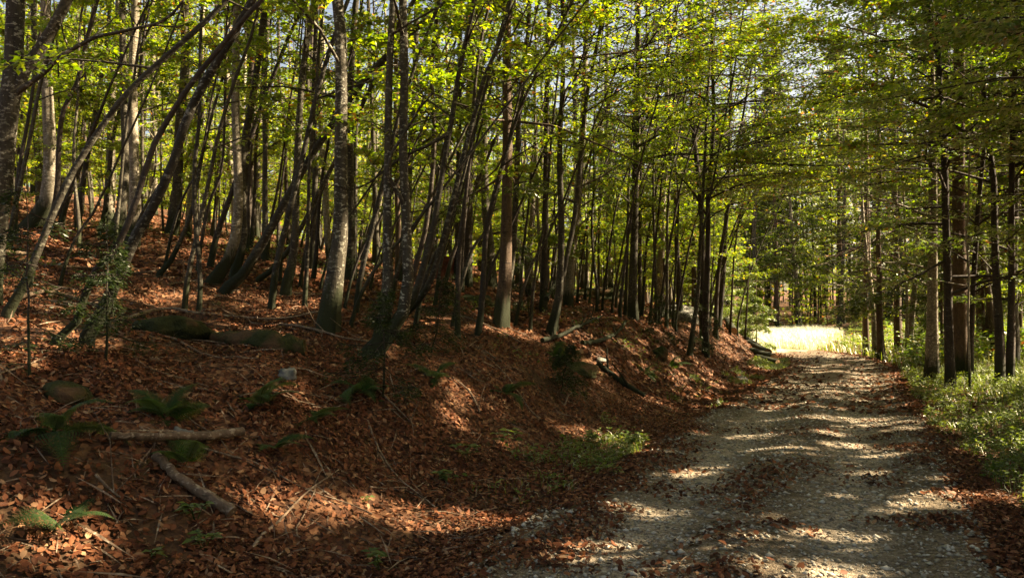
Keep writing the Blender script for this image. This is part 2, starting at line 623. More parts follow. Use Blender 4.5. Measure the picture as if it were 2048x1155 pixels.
# ------------------------------------------------------------------ ground, road, meadow
def grid_mesh(name, X, Y, Z, mat):
    nx, ny = X.shape
    V = np.stack([X, Y, Z], -1).reshape(-1, 3)
    i = np.arange(nx - 1)[:, None] * ny
    j = np.arange(ny - 1)[None]
    F = np.stack([i + j, i + ny + j, i + ny + j + 1, i + j + 1], -1).reshape(-1, 4)
    return mesh_np(name, V, [(F, 0)], [mat], smooth=True)


xs = np.concatenate([np.linspace(-320, -60, 40), np.linspace(-58, -20, 90), np.arange(-19.8, 7, 0.12), np.linspace(7.2, 24, 50), np.linspace(26, 300, 40)])
ys = np.concatenate([np.linspace(-80, -6, 25), np.linspace(-5, 1.4, 24), np.arange(1.5, 22, 0.13), np.linspace(22.3, 62, 130), np.linspace(64, 420, 70)])
X, Y = np.meshgrid(xs, ys, indexing='ij')
g = link('ground', grid_mesh('ground', X, Y, ground_h(X, Y), M_GROUND))
tag(g, 'forest floor of brown leaf litter climbing away from the road', None, kind='structure')

ry = np.concatenate([np.arange(-14, 30, 0.15), np.arange(30, 48, 0.3)])
rq = np.linspace(-1, 1, 36)
Q, RY = np.meshgrid(rq, ry, indexing='ij')
edge = HW + 0.15 + 0.22 * noise2(RY, np.sign(Q) * 9, 0.8, 21) + 0.35 * noise2(RY, np.sign(Q) * 9, 2.7, 22)
RX = road_cx(RY) + Q * edge
rd = link('road', grid_mesh('road', RX, RY, ground_h(RX, RY) + 0.006 - 0.03 * np.clip(np.abs(Q) - 0.93, 0, 1) / 0.07, M_GRAVEL))
tag(rd, 'pale gravel forest road strewn with fallen leaves', None, kind='structure')

my = np.linspace(41, 74, 60)
mq = np.linspace(-1, 1, 40)
Q, MY = np.meshgrid(mq, my, indexing='ij')
halfm = 3.8 * np.sqrt(np.clip(1 - ((MY - 57) / 17.5) ** 2, 0.02, 1)) + 1.2 * noise2(MY, Q * 3, 2.0, 31)
MX = -5.6 + 1.0 * noise2(MY, MY * 0, 7.0, 33) + Q * halfm
md = link('meadow', grid_mesh('meadow', MX, MY, ground_h(MX, MY) + 0.012, M_MEADOW))
tag(md, 'sunlit pale grass clearing at the end of the road', None, kind='structure')

# ------------------------------------------------------------------ tree builders
SUN_AZ, SUN_EL = math.radians(58), math.radians(39)


def add_branches(wood, leaves, P, R, nb, zlo, lmin, lmax, leaf, lpt, up=(0.25, 0.75), wsides=4, sub=5, az0=None, kind='beech', tw=True, az_spread=PI, zpow=0.9):
    """limbs with flat sprays of leaves along the trunk path P"""
    cum = P[:, 2] - P[0, 2]
    H = cum[-1]
    TA, TB, TW = [], [], []
    for k in range(nb):
        f = (k + rng.random()) / nb
        z = zlo + (H * 0.985 - zlo) * f ** zpow
        i = int(np.clip(np.searchsorted(cum, z), 1, len(P) - 1))
        p0 = P[i]
        az = rng.uniform(-PI, PI) if az0 is None else az0 + rng.uniform(-az_spread, az_spread)
        L = rng.uniform(lmin, lmax) * (1.0 - 0.55 * f ** 2) * (0.75 + 0.5 * math.sin(PI * min(1, f + .15)))
        if kind == 'spruce':
            L = rng.uniform(0.55, 1.15) * lmax * (1.04 - f) ** 0.8
            e0 = rng.uniform(-0.45, 0.15)
        else:
            e0 = rng.uniform(*up)
        m = 5
        s = np.linspace(0, 1, m)
        el = e0 * (1 - s) + (e0 * 0.1 - 0.05) * s if kind == 'beech' else e0 + 0.35 * s - 0.15
        aa = az + np.cumsum(rng.normal(0, 0.17, m))
        el = el + np.cumsum(rng.normal(0, 0.09, m))
        step = np.stack([np.cos(aa) * np.cos(el), np.sin(aa) * np.cos(el), np.sin(el)], -1) * (L / (m - 1))
        pts = p0 + np.vstack([[0, 0, 0], np.cumsum(step[:-1], 0)])
        r0 = max(0.006, min(R[i] * 0.5, 0.011 * L + 0.004))
        tube(wood, pts, np.linspace(r0, 0.003, m), wsides, cap=False)
        # side twigs
        for q in range(sub):
            t = 0.22 + 0.75 * (q + rng.random()) / sub
            j = min(int(t * (m - 1)), m - 2)
            a = pts[j] + (pts[j + 1] - pts[j]) * (t * (m - 1) - j)
            sd = (-1) ** q
            ta = aa[j] + sd * rng.uniform(0.5, 1.1)
            tl = L * rng.uniform(0.25, 0.5) * (1.15 - t)
            b = a + np.array([math.cos(ta), math.sin(ta), rng.uniform(-0.12, 0.15) if kind == 'beech' else -0.25]) * tl
            TA.append(a); TB.append(b); TW.append(tl * 0.32 + 0.05)
            if tw:
                tube(wood, np.array([a, (a + b) / 2 + rng.normal(0, .02, 3), b]), np.array([0.004 + r0 * .25, 0.003, 0.0018]), 3, cap=False)
        for j in (2, 3):
            TA.append(pts[j]); TB.append(pts[j + 1]); TW.append(L * 0.07 + 0.05)
    TA, TB, TW = np.array(TA), np.array(TB), np.array(TW)
    if kind == 'spruce':
        V, F = twig_leaves(TA, TB, lpt, TW, leaf, aspect=0.22, flat=1.3, droop=0.5, start=0.0)
        V = V.reshape(-1, 4, 3)
        V[:, :, 2] -= np.abs(rng.normal(0, leaf * .7, (len(V), 1)))
        V = V.reshape(-1, 3)
    else:
        V, F = twig_leaves(TA, TB, lpt, TW, leaf)
    leaves.add(V, F)


def finish_tree(root, wood, leaves, bark, leafmat):
    link('trunk', wood.mesh('trunk', bark, True), root)
    if leaves is not None and leaves.n:
        link('crown', leaves.mesh('crown', leafmat), root)


def trunk_profile(n, r0, r1, base=0.55):
    s = np.linspace(0, 1, n)
    r = r0 * (1 - s) + r1 * s
    fl = base * np.exp(-s * n / 2.2)
    return r, fl


# ---- traced trees: (label, bark, leaf, base px, trunk px from base up, width px at mid, opts)
TREES = []


def T(label, bark, base, pts, w, **o):
    TREES.append((label, bark, base, pts, w, o))


A, B_, C_, D_, S_ = M_BARK, M_BARK_PALE, M_BARK_LICHEN, M_BARK_DARK, M_BARK_SPRUCE
T('thick lichen blotched beech cut by the picture edge, bending away at its foot', C_, (-30, 600), [(-22, 520), (0, 380), (8, 300), (14, 230), (25, 150), (30, 0)], 42, D=9.0, fork=[(12, 240), (47, 145), (85, 90), (120, 30), (150, -40)])
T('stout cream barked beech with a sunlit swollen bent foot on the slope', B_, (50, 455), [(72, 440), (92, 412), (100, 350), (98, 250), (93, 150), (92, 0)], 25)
T('dark sinuous young beech kinking beside the cream barked beech', D_, (95, 470), [(108, 420), (116, 360), (118, 300), (128, 220), (156, 165), (176, 75), (196, 0)], 11)
T('long leaning beech stem rising from low bank edge across five upright trunks', A, (8, 640), [(40, 585), (80, 492), (120, 391), (170, 301), (231, 211), (281, 155), (351, 90), (442, 0)], 16, lean=1)
T('leaning beech with kinked dark foot in front of a mossy mound', D_, (95, 690), [(140, 665), (165, 615), (178, 560), (205, 525), (236, 492), (281, 376), (301, 301), (341, 226), (401, 140), (461, 70), (520, 5)], 15, lean=1)
T('thick lichen spotted trunk leaning beside the kinked dark footed stem', C_, (165, 690), [(205, 620), (228, 570), (250, 520), (271, 470), (306, 412), (346, 321), (371, 240), (420, 140), (470, 60)], 22, lean=1)
T('upright grey beech just beside the broad sunlit pale trunk', A, (220, 475), [(235, 445), (246, 400), (250, 300), (246, 150), (246, 0)], 18)
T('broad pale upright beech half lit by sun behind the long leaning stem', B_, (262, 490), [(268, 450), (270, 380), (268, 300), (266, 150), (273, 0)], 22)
T('thin dark straight pole beech close behind the broad pale trunk', A, (287, 440), [(286, 400), (284, 250), (288, 50), (290, -20)], 8)
T('pale sunlit beech farther up slope beside a thin dark pole', B_, (306, 410), [(306, 350), (306, 200), (304, 25), (304, -20)], 14)
T('straight mid grey beech with moss dark foot above the leaf slope', A, (343, 470), [(348, 450), (356, 376), (359, 250), (369, 150), (369, 0)], 20)
T('slim beech hugging the mid grey trunk with the moss dark foot', A, (355, 440), [(362, 330), (372, 260), (377, 150), (381, 0)], 10)
T('thin curved pale sapling beech arching over leaf slope near fallen sticks', A, (312, 555), [(335, 530), (351, 502), (382, 427), (397, 351), (412, 281), (437, 190), (470, 80), (490, 0)], 9)
T('sunlit upright beech with a heavy curved mossy foot, paired at its base', B_, (415, 565), [(440, 545), (467, 492), (477, 402), (474, 300), (470, 200), (472, 0)], 20, flare=1.0)
T('slightly bowed twin beech sharing the heavy curved mossy foot', A, (465, 560), [(478, 520), (487, 470), (485, 402), (487, 301), (505, 201), (523, 75), (533, 0)], 17)
T('dark strongly leaning beech crossing behind the tall lichen trunk', A, (440, 586), [(460, 572), (480, 557), (530, 477), (585, 376), (630, 301), (691, 211), (761, 125), (871, 25)], 17, lean=1)
T('slim upright grey beech behind the dark strongly leaning stem', A, (530, 520), [(530, 452), (530, 301), (528, 200), (535, 50), (537, 0)], 12)
T('grey beech with sharp dark foot standing on bare leaf litter', A, (570, 592), [(573, 572), (585, 520), (590, 477), (593, 351), (600, 200), (613, 75), (626, 0)], 17)
T('very thin dark wavering sapling between slim grey beeches', D_, (535, 500), [(545, 427), (560, 351), (580, 200), (598, 65), (603, 0)], 6)
T('straight pole beech rising behind the sharp footed trunk', A, (626, 540), [(626, 500), (631, 300), (628, 200), (631, 100), (636, 0)], 13)
T('slanting low beech stem propped beside the sharp footed trunk', A, (512, 560), [(530, 552), (560, 520), (590, 480), (640, 380), (665, 330), (700, 260), (740, 180)], 10, lean=1)
T('tall ring marked beech with broad dark flared foot at the bank brink', C_, (652, 662), [(658, 630), (668, 560), (676, 502), (681, 452), (681, 351), (681, 250), (681, 100), (673, 0)], 28, flare=1.1, H=17)
T('mid grey beech directly behind the tall ring marked trunk', A, (700, 560), [(701, 477), (701, 351), (701, 200), (706, 100), (713, 0)], 18)
T('narrow grey beech peeping past the ring marked trunk', A, (709, 520), [(712, 300), (718, 150), (726, 0)], 9)
T('slim straight beech between ring marked trunk and lichen twins', A, (752, 530), [(751, 452), (749, 351), (746, 226), (741, 100), (738, 0)], 12)
T('lichen striped twin beech, the slimmer one rising from the great curved foot', C_, (722, 706), [(752, 690), (768, 655), (774, 600), (776, 560), (774, 452), (776, 301), (779, 150), (786, 0)], 18, flare=1.3, H=16)
T('lichen striped twin beech, the stouter one with broken limb stub', C_, (735, 708), [(770, 680), (800, 640), (816, 580), (814, 502), (811, 402), (806, 301), (809, 150), (806, 0)], 20, flare=.9, H=16)
T('brown shaded trunk wedged between the two lichen striped twins', S_, (797, 560), [(796, 452), (791, 301), (791, 150), (790, 0)], 13)
T('kinked dark beech waving upward past the lichen striped twins', D_, (800, 640), [(815, 590), (831, 532), (851, 452), (866, 321), (866, 241), (861, 125), (874, 0)], 12)
T('arched beech leaning out from behind the twins toward the road', A, (770, 665), [(820, 610), (845, 540), (870, 440), (892, 301), (907, 211), (922, 125), (947, 10)], 15, lean=1)
T('spotted lichen beech bowed steeply from the twins with bright lichen dots', C_, (780, 660), [(830, 610), (861, 562), (882, 492), (907, 392), (927, 311), (947, 241), (962, 176), (1000, 85), (1025, 0)], 13, lean=1)
T('thick dark upright beech beside a rotten stump on the hill', D_, (932, 572), [(932, 560), (934, 502), (937, 402), (937, 301), (940, 150), (945, 0)], 20)
T('straight dark companion trunk touching the rotten stump', D_, (916, 563), [(917, 530), (917, 402), (919, 251), (922, 75), (923, 0)], 13)
T('brown barked spruce with scaly orange trunk among grey beeches', S_, (1000, 650), [(1006, 600), (1010, 552), (1013, 452), (1015, 351), (1015, 251), (1015, 125), (1015, 15)], 24, kind='spruce', H=18)
T('grey beech close beside the scaly orange spruce', A, (1008, 640), [(1015, 570), (1025, 502), (1033, 351), (1038, 226), (1050, 125), (1058, 0)], 14)
T('dark straight beech behind a drooping spruce sapling', D_, (1085, 620), [(1088, 552), (1090, 452), (1093, 301), (1095, 150), (1100, 0)], 14)
T('grey upright beech with mossy dark wedge foot on bank top', A, (1098, 668), [(1108, 640), (1118, 590), (1120, 552), (1123, 452), (1120, 301), (1126, 150), (1123, 0)], 15, flare=.8, over=4.0)
T('slender beech leaning off the mossy wedge foot toward the road', A, (1108, 662), [(1118, 600), (1130, 527), (1146, 452), (1156, 376), (1163, 301), (1173, 200), (1188, 125), (1211, 0)], 12, over=4.0)
T('thin dark beech whip leaning beyond the mossy wedge foot', D_, (1130, 610), [(1140, 480), (1161, 376), (1186, 291), (1221, 200), (1261, 130), (1300, 60)], 7)
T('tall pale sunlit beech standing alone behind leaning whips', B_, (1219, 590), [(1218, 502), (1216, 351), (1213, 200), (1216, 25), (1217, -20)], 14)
T('straight grooved grey beech at mid bank with lit edge', A, (1266, 640), [(1265, 580), (1269, 452), (1271, 301), (1274, 200), (1276, 40), (1277, 0)], 17, over=4.0)
T('dark beech standing tight against the straight grooved trunk', D_, (1280, 630), [(1279, 500), (1281, 301), (1286, 226), (1291, 150), (1294, 0)], 9)
T('slim forked beech with pale bark near road on the bank face', A, (1378, 712), [(1388, 642), (1396, 580), (1399, 500), (1403, 400), (1408, 300), (1414, 180), (1420, 60)], 9, fork=[(1399, 500), (1425, 370), (1447, 251), (1465, 160)], over=4.0)
T('dark slanting young beech nearest the road bend above spruce saplings', D_, (1431, 675), [(1434, 580), (1442, 500), (1452, 442), (1480, 271), (1500, 160), (1525, 50)], 9, over=4.0)
# slender whips crowding the bank
WHIPS = [(1180, 600, 1265, 100, 5), (1205, 615, 1300, 210, 5), (1225, 620, 1335, 250, 5), (1240, 628, 1330, 150, 6), (1300, 640, 1345, 200, 6), (1318, 640, 1400, 240, 6),
         (1332, 650, 1372, 130, 7), (1352, 655, 1440, 300, 5), (1155, 600, 1235, 260, 5), (1195, 600, 1230, 120, 6), (1310, 640, 1320, 90, 7), (1345, 645, 1352, 200, 6),
         (1420, 650, 1540, 330, 5), (1460, 660, 1500, 330, 5), (1475, 665, 1555, 420, 4), (1490, 672, 1510, 380, 4), (1250, 625, 1262, 220, 7), (1170, 590, 1200, 140, 6)]
T('pale trunked beech with bright sunlit edge beside the gravel road', B_, (1863, 722), [(1864, 640), (1866, 500), (1867, 351), (1866, 200), (1864, 60)], 21, leaf='dark', side='road', D=20.5, overroad=5.0)
T('black mossy trunk between the pale trunked beech and a broad spruce', D_, (1899, 738), [(1897, 650), (1895, 567), (1890, 427), (1887, 326), (1877, 226), (1874, 115), (1852, 0)], 18, leaf='dark', side='road', D=17.5, overroad=4.2)
T('broad brown spruce trunk behind the black mossy trunk', S_, (1922, 735), [(1921, 650), (1920, 567), (1917, 427), (1917, 300), (1917, 150), (1915, 0)], 28, kind='spruce', D=19.5, H=20)
T('crooked dark beech kinking away from the broad brown spruce', D_, (1938, 735), [(1942, 650), (1947, 567), (1952, 477), (1962, 351), (1972, 241), (1982, 150), (1987, 50)], 12, leaf='dark', D=18.5, overroad=5.0)
T('short leaning dark tree beside bright autumn leaves at picture edge', D_, (2018, 738), [(2022, 650), (2025, 552), (2027, 351), (2032, 100), (2034, -10)], 15, leaf='dark', D=17)
T('thin pale stem lit white in front of the broad brown spruce', B_, (1939, 738), [(1938, 690), (1936, 620), (1938, 540), (1932, 480), (1936, 400)], 5, leaf='dark', D=16.5)

PATHS = {}
NEARTREES = []


def build_traced(i, spec):
    label, bark, base, pts, w, o = spec
    D = o.get('D')
    if D is None:
        p, D = hit(*base)
        if p is None or D > 60:
            D = 34.0
    b = CAM + ray(*base) * D
    b[2] = gz(b[0], b[1])
    print('TREE', i, 'D=%.1f' % D, 'w=%.2fm' % (w * D / FPX), label[:40])
    root = empty('spruce_tree' if o.get('kind') == 'spruce' else 'beech_tree', tuple(b), label, 'tree')
    lean_d = rng.normal(0, 0.02)
    P = [np.zeros(3) - np.array([0, 0, 0.15]), np.zeros(3)]
    off = b - (CAM + ray(*base) * D)
    for k, (px, py) in enumerate(pts):
        fade = max(0, 1 - (k + 1) / 2.0)
        P.append(CAM + ray(px, py) * D * (1 + lean_d * (k + 1) / len(pts)) + off * fade - b)
    # grow on above the view
    rad = 0.5 * w * D / FPX
    H = o.get('H', float(np.clip(70 * rad + 7, 8, 16)))
    if o.get('lean'):
        H *= 0.8
    d = unit(P[-1] - P[-2])
    while P[-1][2] < H:
        up = 0.03 if o.get('lean') else 0.12
        d = unit(d * (1 - up) + np.array([0, 0, up]) + rng.normal(0, 0.035, 3))
        if d[2] < 0.25:
            d[2] = 0.25
        P.append(P[-1] + d * 1.0)
        if len(P) > 40:
            break
    n = 40
    Q = catmull(P, n)
    Q += np.cumsum(rng.normal(0, 0.009, Q.shape), 0) * (np.linspace(0, 1, n)[:, None])
    R, fl = trunk_profile(n, rad * 0.95, rad * 0.25, o.get('flare', 0.75))
    wood, lv = Buf(), Buf()
    tube(wood, Q, R, 12 if rad > .05 else 8, lump=0.035, flare=fl)
    if 'fork' in o:
        FP = [CAM + ray(px, py) * D - b for px, py in o['fork']]
        dd = unit(FP[-1] - FP[-2])
        for _ in range(5):
            dd = unit(dd * .85 + np.array([0, 0, .15]))
            FP.append(FP[-1] + dd)
        FQ = catmull(FP, 24)
        fw = Buf()
        tube(fw, FQ, np.linspace(rad * .6, rad * .2, 24), 8, lump=.03)
        link('limb', fw.mesh('limb', bark, True), root)
    near = D < 13
    ls = 0.085 if D < 16 else 0.105
    if o.get('kind') == 'spruce':
        add_branches(wood, lv, Q, R, 60, 2.2, 1.0, 2.6, 0.12, 26, kind='spruce', sub=6, tw=False)
        finish_tree(root, wood, lv, bark, M_NEEDLE)
    else:
        leafy = o.get('leaf') == 'dark'
        nb = int(np.clip(rad * 150 + 8, 9, 26))
        zlo = 1.9 if leafy else rng.uniform(2.2, 3.6)
        if leafy:
            add_branches(wood, lv, Q, R, nb + 12, zlo, 1.6, 3.6, 0.10, 26, up=(0.0, 0.6), sub=7)
        else:
            add_branches(wood, lv, Q, R, nb, zlo, 0.9, 2.3, ls, 18, sub=5)
            if D < 17 and rad > .05:
                add_branches(wood, lv, Q, R, 22, 7.0, 1.6, 3.2, .10, 40, sub=6, tw=False)
            if o.get('overroad'):
                add_branches(wood, lv, Q, R, 26, o['overroad'], 3.0, 5.6, .09, 44, sub=11, az0=PI, az_spread=1.1, up=(-.1, .6))
            if o.get('over'):
                add_branches(wood, lv, Q, R, 20, o['over'], 2.6, 4.8, .085, 34, sub=9, az0=-.1, az_spread=1.2, up=(-.05, .5))
        finish_tree(root, wood, lv, bark, M_DARK_LEAF if leafy else M_BEECH_LEAF)
    PATHS[label] = (root, Q, R, b, bark, D)
    NEARTREES.append((b[0], b[1]))


for i, sp in enumerate(TREES):
    build_traced(i, sp)

GW = 'slender beech whips crowding the bank by the bend'
for (bx, by, tx, ty, w) in WHIPS:
    n0 = len(TREES)
    mx, my = bx + (tx - bx) * 0.32 + rng.normal(0, 5), by + (ty - by) * 0.5
    m2 = (bx + (tx - bx) * .62, by + (ty - by) * .75)
    spec = ('slender leaning beech whip in the dark thicket on the bank', random.Random(bx).choice([A, D_, D_]), (bx, by + 8),
            [(bx + 2, by - 30), (mx, my), m2, (tx, ty)], w, {'H': 9.0})
    build_traced(100 + bx, spec)
    PATHS[spec[0]][0]['group'] = GW


GL2 = 'slender beech stems leaning over the leaf slope'
for (bx, by, mx, my, tx, ty, w) in [(600, 570, 660, 350, 760, 150, 6), (690, 610, 760, 440, 850, 250, 6), (740, 575, 800, 430, 850, 330, 5), (870, 610, 910, 430, 955, 280, 7), (640, 575, 720, 400, 790, 290, 5),
                                    (240, 565, 330, 350, 400, 200, 6), (330, 530, 400, 330, 430, 180, 6), (120, 565, 190, 420, 250, 290, 6), (60, 570, 130, 400, 195, 230, 7), (960, 630, 1010, 480, 1085, 310, 7),
                                    (1030, 650, 1100, 460, 1190, 240, 6), (1060, 655, 1092, 430, 1110, 200, 7), (780, 610, 860, 400, 960, 200, 8), (700, 650, 790, 490, 880, 380, 7), (830, 650, 900, 450, 985, 130, 8),
                                    (905, 650, 985, 420, 1065, 60, 8), (560, 560, 590, 330, 600, 120, 6), (395, 540, 445, 330, 455, 120, 7)]:
    lab = 'slender dark beech stem leaning over the shaded leaf slope'
    build_traced(300 + bx, (lab, random.Random(bx).choice([A, D_, A]), (bx, by + 6), [(bx + (mx - bx) * .18, by - (by - my) * .3), (bx + (mx - bx) * .5, by - (by - my) * .66), (mx, my), (tx, ty)], w, {'H': 9.0, 'lean': 1}))
    PATHS[lab][0]['group'] = GL2


# extra bare limbs that stand out against the leaves
def limb(label, pxs, r0, r1):
    root, Q, R, b, bark, D = PATHS[label]
    P = [CAM + ray(px, py) * D * (1 - 0.01 * k) - b for k, (px, py) in enumerate(pxs)]
    k = int(np.argmin(np.linalg.norm(Q - P[0], axis=1)))
    P[0] = Q[k]
    PQ = catmull(P, 20) + np.cumsum(rng.normal(0, .006, (20, 3)), 0)
    bf = Buf()
    tube(bf, PQ, np.linspace(r0, r1, 20), 6, lump=.05)
    for t in rng.integers(5, 19, 5):
        d = unit(PQ[t] - PQ[t - 1]) + rng.normal(0, .5, 3)
        e = PQ[t] + unit(d) * rng.uniform(.3, .7)
        tube(bf, np.array([PQ[t], (PQ[t] + e) / 2 + rng.normal(0, .03, 3), e]), np.array([r1, r1 * .7, r1 * .3]), 4)
    link('limb', bf.mesh('limb', bark, True), root)


limb(TREES[0][0], [(18, 200), (80, 150), (130, 110), (180, 82), (240, 65), (330, 40), (375, -10)], .035, .012)
limb(TREES[33][0], [(1013, 160), (1060, 130), (1110, 118), (1160, 118), (1240, 108), (1330, 98)], .03, .008)
limb(TREES[33][0], [(1013, 250), (1060, 248), (1110, 254), (1186, 286), (1271, 325), (1330, 350)], .03, .008)
limb(TREES[40][0], [(1272, 228), (1310, 225), (1360, 245), (1420, 262), (1470, 285), (1490, 310)], .022, .006)
limb(TREES[29][0], [(900, 260), (860, 290), (800, 320), (740, 370), (690, 390)], .03, .01)
limb(TREES[26][0], [(812, 420), (780, 330), (830, 230), (870, 180)], .03, .01)
limb(TREES[46][0], [(1880, 215), (1840, 200), (1800, 180), (1745, 145)], .06, .02)
limb(TREES[46][0], [(1880, 225), (1830, 205), (1790, 190), (1700, 155)], .05, .015)
limb(TREES[45][0], [(1866, 530), (1830, 555), (1800, 568), (1770, 590)], .03, .01)


# ---- library of hillside trees, copied
def tree_variant(name, seed, H, r, bark, leafmat, nb, zlo, lmin, lmax, leaf, lpt, sub=6, kind='beech', lean=0.05, bend=0.3, up=(0.2, 0.7), tw=False, zpow=0.9, az=None):
    root = empty(name, (0, 0, 0), None, 'tree')
    z = np.linspace(-0.2, H, 12)
    a = rng.uniform(0, 6.28) if az is None else az
    x = lean * z + bend * np.sin(z / H * PI) * 0.5 + np.cumsum(rng.normal(0, .035, 12))
    y = np.cumsum(rng.normal(0, .035, 12))
    P = np.stack([x * math.cos(a) - y * math.sin(a), x * math.sin(a) + y * math.cos(a), z], -1)
    P -= P[0] * np.array([1, 1, 0])
    n = 26
    Q = catmull(P, n)
    R, fl = trunk_profile(n, r, r * .25, .5)
    wood, lv = Buf(), Buf()
    tube(wood, Q, R, 9, lump=.035, flare=fl)
    add_branches(wood, lv, Q, R, nb, zlo, lmin, lmax, leaf, lpt, up=up, kind=kind, sub=sub, tw=tw, zpow=zpow)
    finish_tree(root, wood, lv, bark, leafmat)
    return root


G_HILL = 'slender beeches deep in the hillside wood'
G_SAP = 'young leafy beeches under the hillside trees'
G_SPR = 'spruces beyond the grassy verge and the clearing'
G_RIGHT = 'beeches of the wood beside the verge'
VB = []
for k in range(7):
    bark = [A, B_, A, A, B_, A, D_][k]
    VB.append(tree_variant('beech_tree', k, rng.uniform(10, 15), rng.uniform(.09, .16), bark, M_BEECH_LEAF, 26, 1.6, 1.2, 2.8, .105, 38, lean=rng.uniform(0, .06), zpow=1.5))
VS = []
for k in range(5):
    VS.append(tree_variant('beech_sapling', k, rng.uniform(4.5, 8), rng.uniform(.022, .04), A, M_BEECH_LEAF, 24, 1.1, .9, 2.3, .09, 30, sub=6, up=(.0, .45), lean=rng.uniform(.0, .12)))
VP = []
for k in range(5):
    VP.append(tree_variant('beech_pole', k, rng.uniform(11, 15), rng.uniform(.045, .085), [B_, B_, A, B_, D_][k], M_BEECH_LEAF, 9, 5.0, .8, 1.6, .10, 16, sub=4, lean=rng.uniform(0, .05), bend=.5))
VW = []
for k in range(6):
    VW.append(tree_variant('leaning_beech', k, rng.uniform(7.5, 11), rng.uniform(.028, .055), [A, D_, A, D_, A, D_][k], M_BEECH_LEAF, 12, 2.6, .7, 1.7, .09, 20, sub=5, lean=.12 + .06 * k, bend=-.9, az=0.0))
VC = []
for k in range(4):
    VC.append(tree_variant('spruce_tree', k, rng.uniform(14, 20), rng.uniform(.12, .18), S_, M_NEEDLE, 100, 2.2 + (k % 2) * 1.5, 1.0, 2.6 + .3 * k, .24, 22, kind='spruce', sub=8, lean=0, bend=.1))
VR = []
for k in range(4):
    VR.append(tree_variant('beech_tree', k, rng.uniform(9, 14), rng.uniform(.09, .14), [A, D_, A, A][k], M_DARK_LEAF, 40, 1.8, 1.6, 3.6, .12, 46, sub=8, up=(-.05, .5)))
VO = []
for k in range(3):
    VO.append(tree_variant('beech_tree', k, rng.uniform(10, 13), rng.uniform(.065, .085), D_, M_BEECH_LEAF if k == 1 else M_DARK_LEAF, 42, 3.3, 2.2, 4.8, .088, 62, sub=11, up=(-.15, .85), tw=True))
LABELS = {}
for v in VB:
    LABELS[v.name] = ('slender beech standing deep in the hillside wood', G_HILL)
for v in VS:
    LABELS[v.name] = ('young beech with tiers of glowing green leaves under the hillside trees', G_SAP)
for v in VW:
    LABELS[v.name] = ('slender dark beech leaning downhill among the hillside trunks', 'slender beeches leaning downhill')
for v in VP:
    LABELS[v.name] = ('thin bare beech pole between the hillside trees', 'thin beech poles on the hillside')
for v in VC:
    LABELS[v.name] = ('dark spruce in the wood around the verge and clearing', G_SPR)
for v in VR + VO:
    LABELS[v.name] = ('beech with wide dark green tiers in the wood along the verge', G_RIGHT)
USED = {}


def put(v, x, y, sc=1.0, sink=0.05, rz=None):
    lab, grp = LABELS[v.name]
    loc = (x, y, gz(x, y) - sink)
    rz = rng.uniform(0, 2 * PI) if rz is None else rz
    if v.name not in USED:
        USED[v.name] = v
        v.location = loc
        v.rotation_euler = (0, 0, rz)
        v.scale = (sc, sc, sc)
        v['label'] = lab
        v['group'] = grp
        return v
    c = copy_tree(USED[v.name], loc, rz, sc)
    return c


def scatter(n, dmin, dmax, amin, amax, gap, ok, tries=6000):
    """random tree spots by bearing (degrees from the road, minus is uphill) and distance"""
    out = []
    for _ in range(tries):
        if len(out) >= n:
            break
        d = math.sqrt(rng.uniform(dmin ** 2, dmax ** 2))
        a = math.radians(rng.uniform(amin, amax))
        x, y = d * math.sin(a), d * math.cos(a)
        if not ok(x, y):
            continue
        if any((x - p) ** 2 + (y - q) ** 2 < gap ** 2 for p, q in out):
            continue
        if any((x - p) ** 2 + (y - q) ** 2 < (gap * .7) ** 2 for p, q in NEARTREES):
            continue
        out.append((x, y))
    return out


def clear_of_road(x, y, m=1.2):
    s = abs(x - float(road_cx(y)))
    if s < HW + m:
        return False
    if ((x + 5.0) / 6.0) ** 2 + ((y - 57) / 18.5) ** 2 < 1:
        return False
    # the sun's way into the clearing stays open
    u = (x + 5.0) * math.sin(SUN_AZ) + (y - 57) * math.cos(SUN_AZ)
    vv = abs((x + 5.0) * math.cos(SUN_AZ) - (y - 57) * math.sin(SUN_AZ))
    return not (0 < u < 28 and vv < 9)


def sun_open(x, y):
    ok = True
    for (a, b, w, n) in ((-4.75, 36.8, 2.8, 20), (-5.0, 50, 4.5, 24), (-3.0, 43, 3.0, 20)):
        u = (x - a) * math.sin(SUN_AZ) + (y - b) * math.cos(SUN_AZ)
        v = abs((x - a) * math.cos(SUN_AZ) - (y - b) * math.sin(SUN_AZ))
        ok = ok and not (1.0 < u < n and v < w)
    return ok


hill = lambda x, y: clear_of_road(x, y, 2.6) and x < float(road_cx(y))
spots = scatter(56, 19, 43, -60, -6, 2.3, hill) + scatter(7, 46, 58, -60, -5, 5.0, hill)
for k, (x, y) in enumerate(spots):
    put(VB[k % len(VB)], x, y, rng.uniform(.85, 1.15))
for k, (x, y) in enumerate(scatter(78, 19, 60, -60, -7, 1.6, hill)):
    put(VP[k % 5], x, y, rng.uniform(.8, 1.2))
for k, (x, y) in enumerate(scatter(84, 11.5, 32, -57, -9, 1.0, lambda x, y: hill(x, y) and float(road_cx(y)) - HW - x > 3.2)):
    put(VW[k % 6], x, y, rng.uniform(.8, 1.2), rz=rng.normal(0, .5))
for k, (x, y) in enumerate(scatter(104, 20, 46, -60, -7, 1.8, hill)):
    put(VS[k % len(VS)], x, y, rng.uniform(.7, 1.2))
right = lambda x, y: clear_of_road(x, y, 1.6) and x > float(road_cx(y))
for k, (x, y) in enumerate([(3.2, 33), (4.0, 36), (3.0, 39.5), (4.9, 31), (6.0, 38), (7.6, 33), (4.4, 43), (8.5, 42)]):
    if sun_open(x, y):
        put(VC[k % 4], x, y, rng.uniform(.85, 1.1))
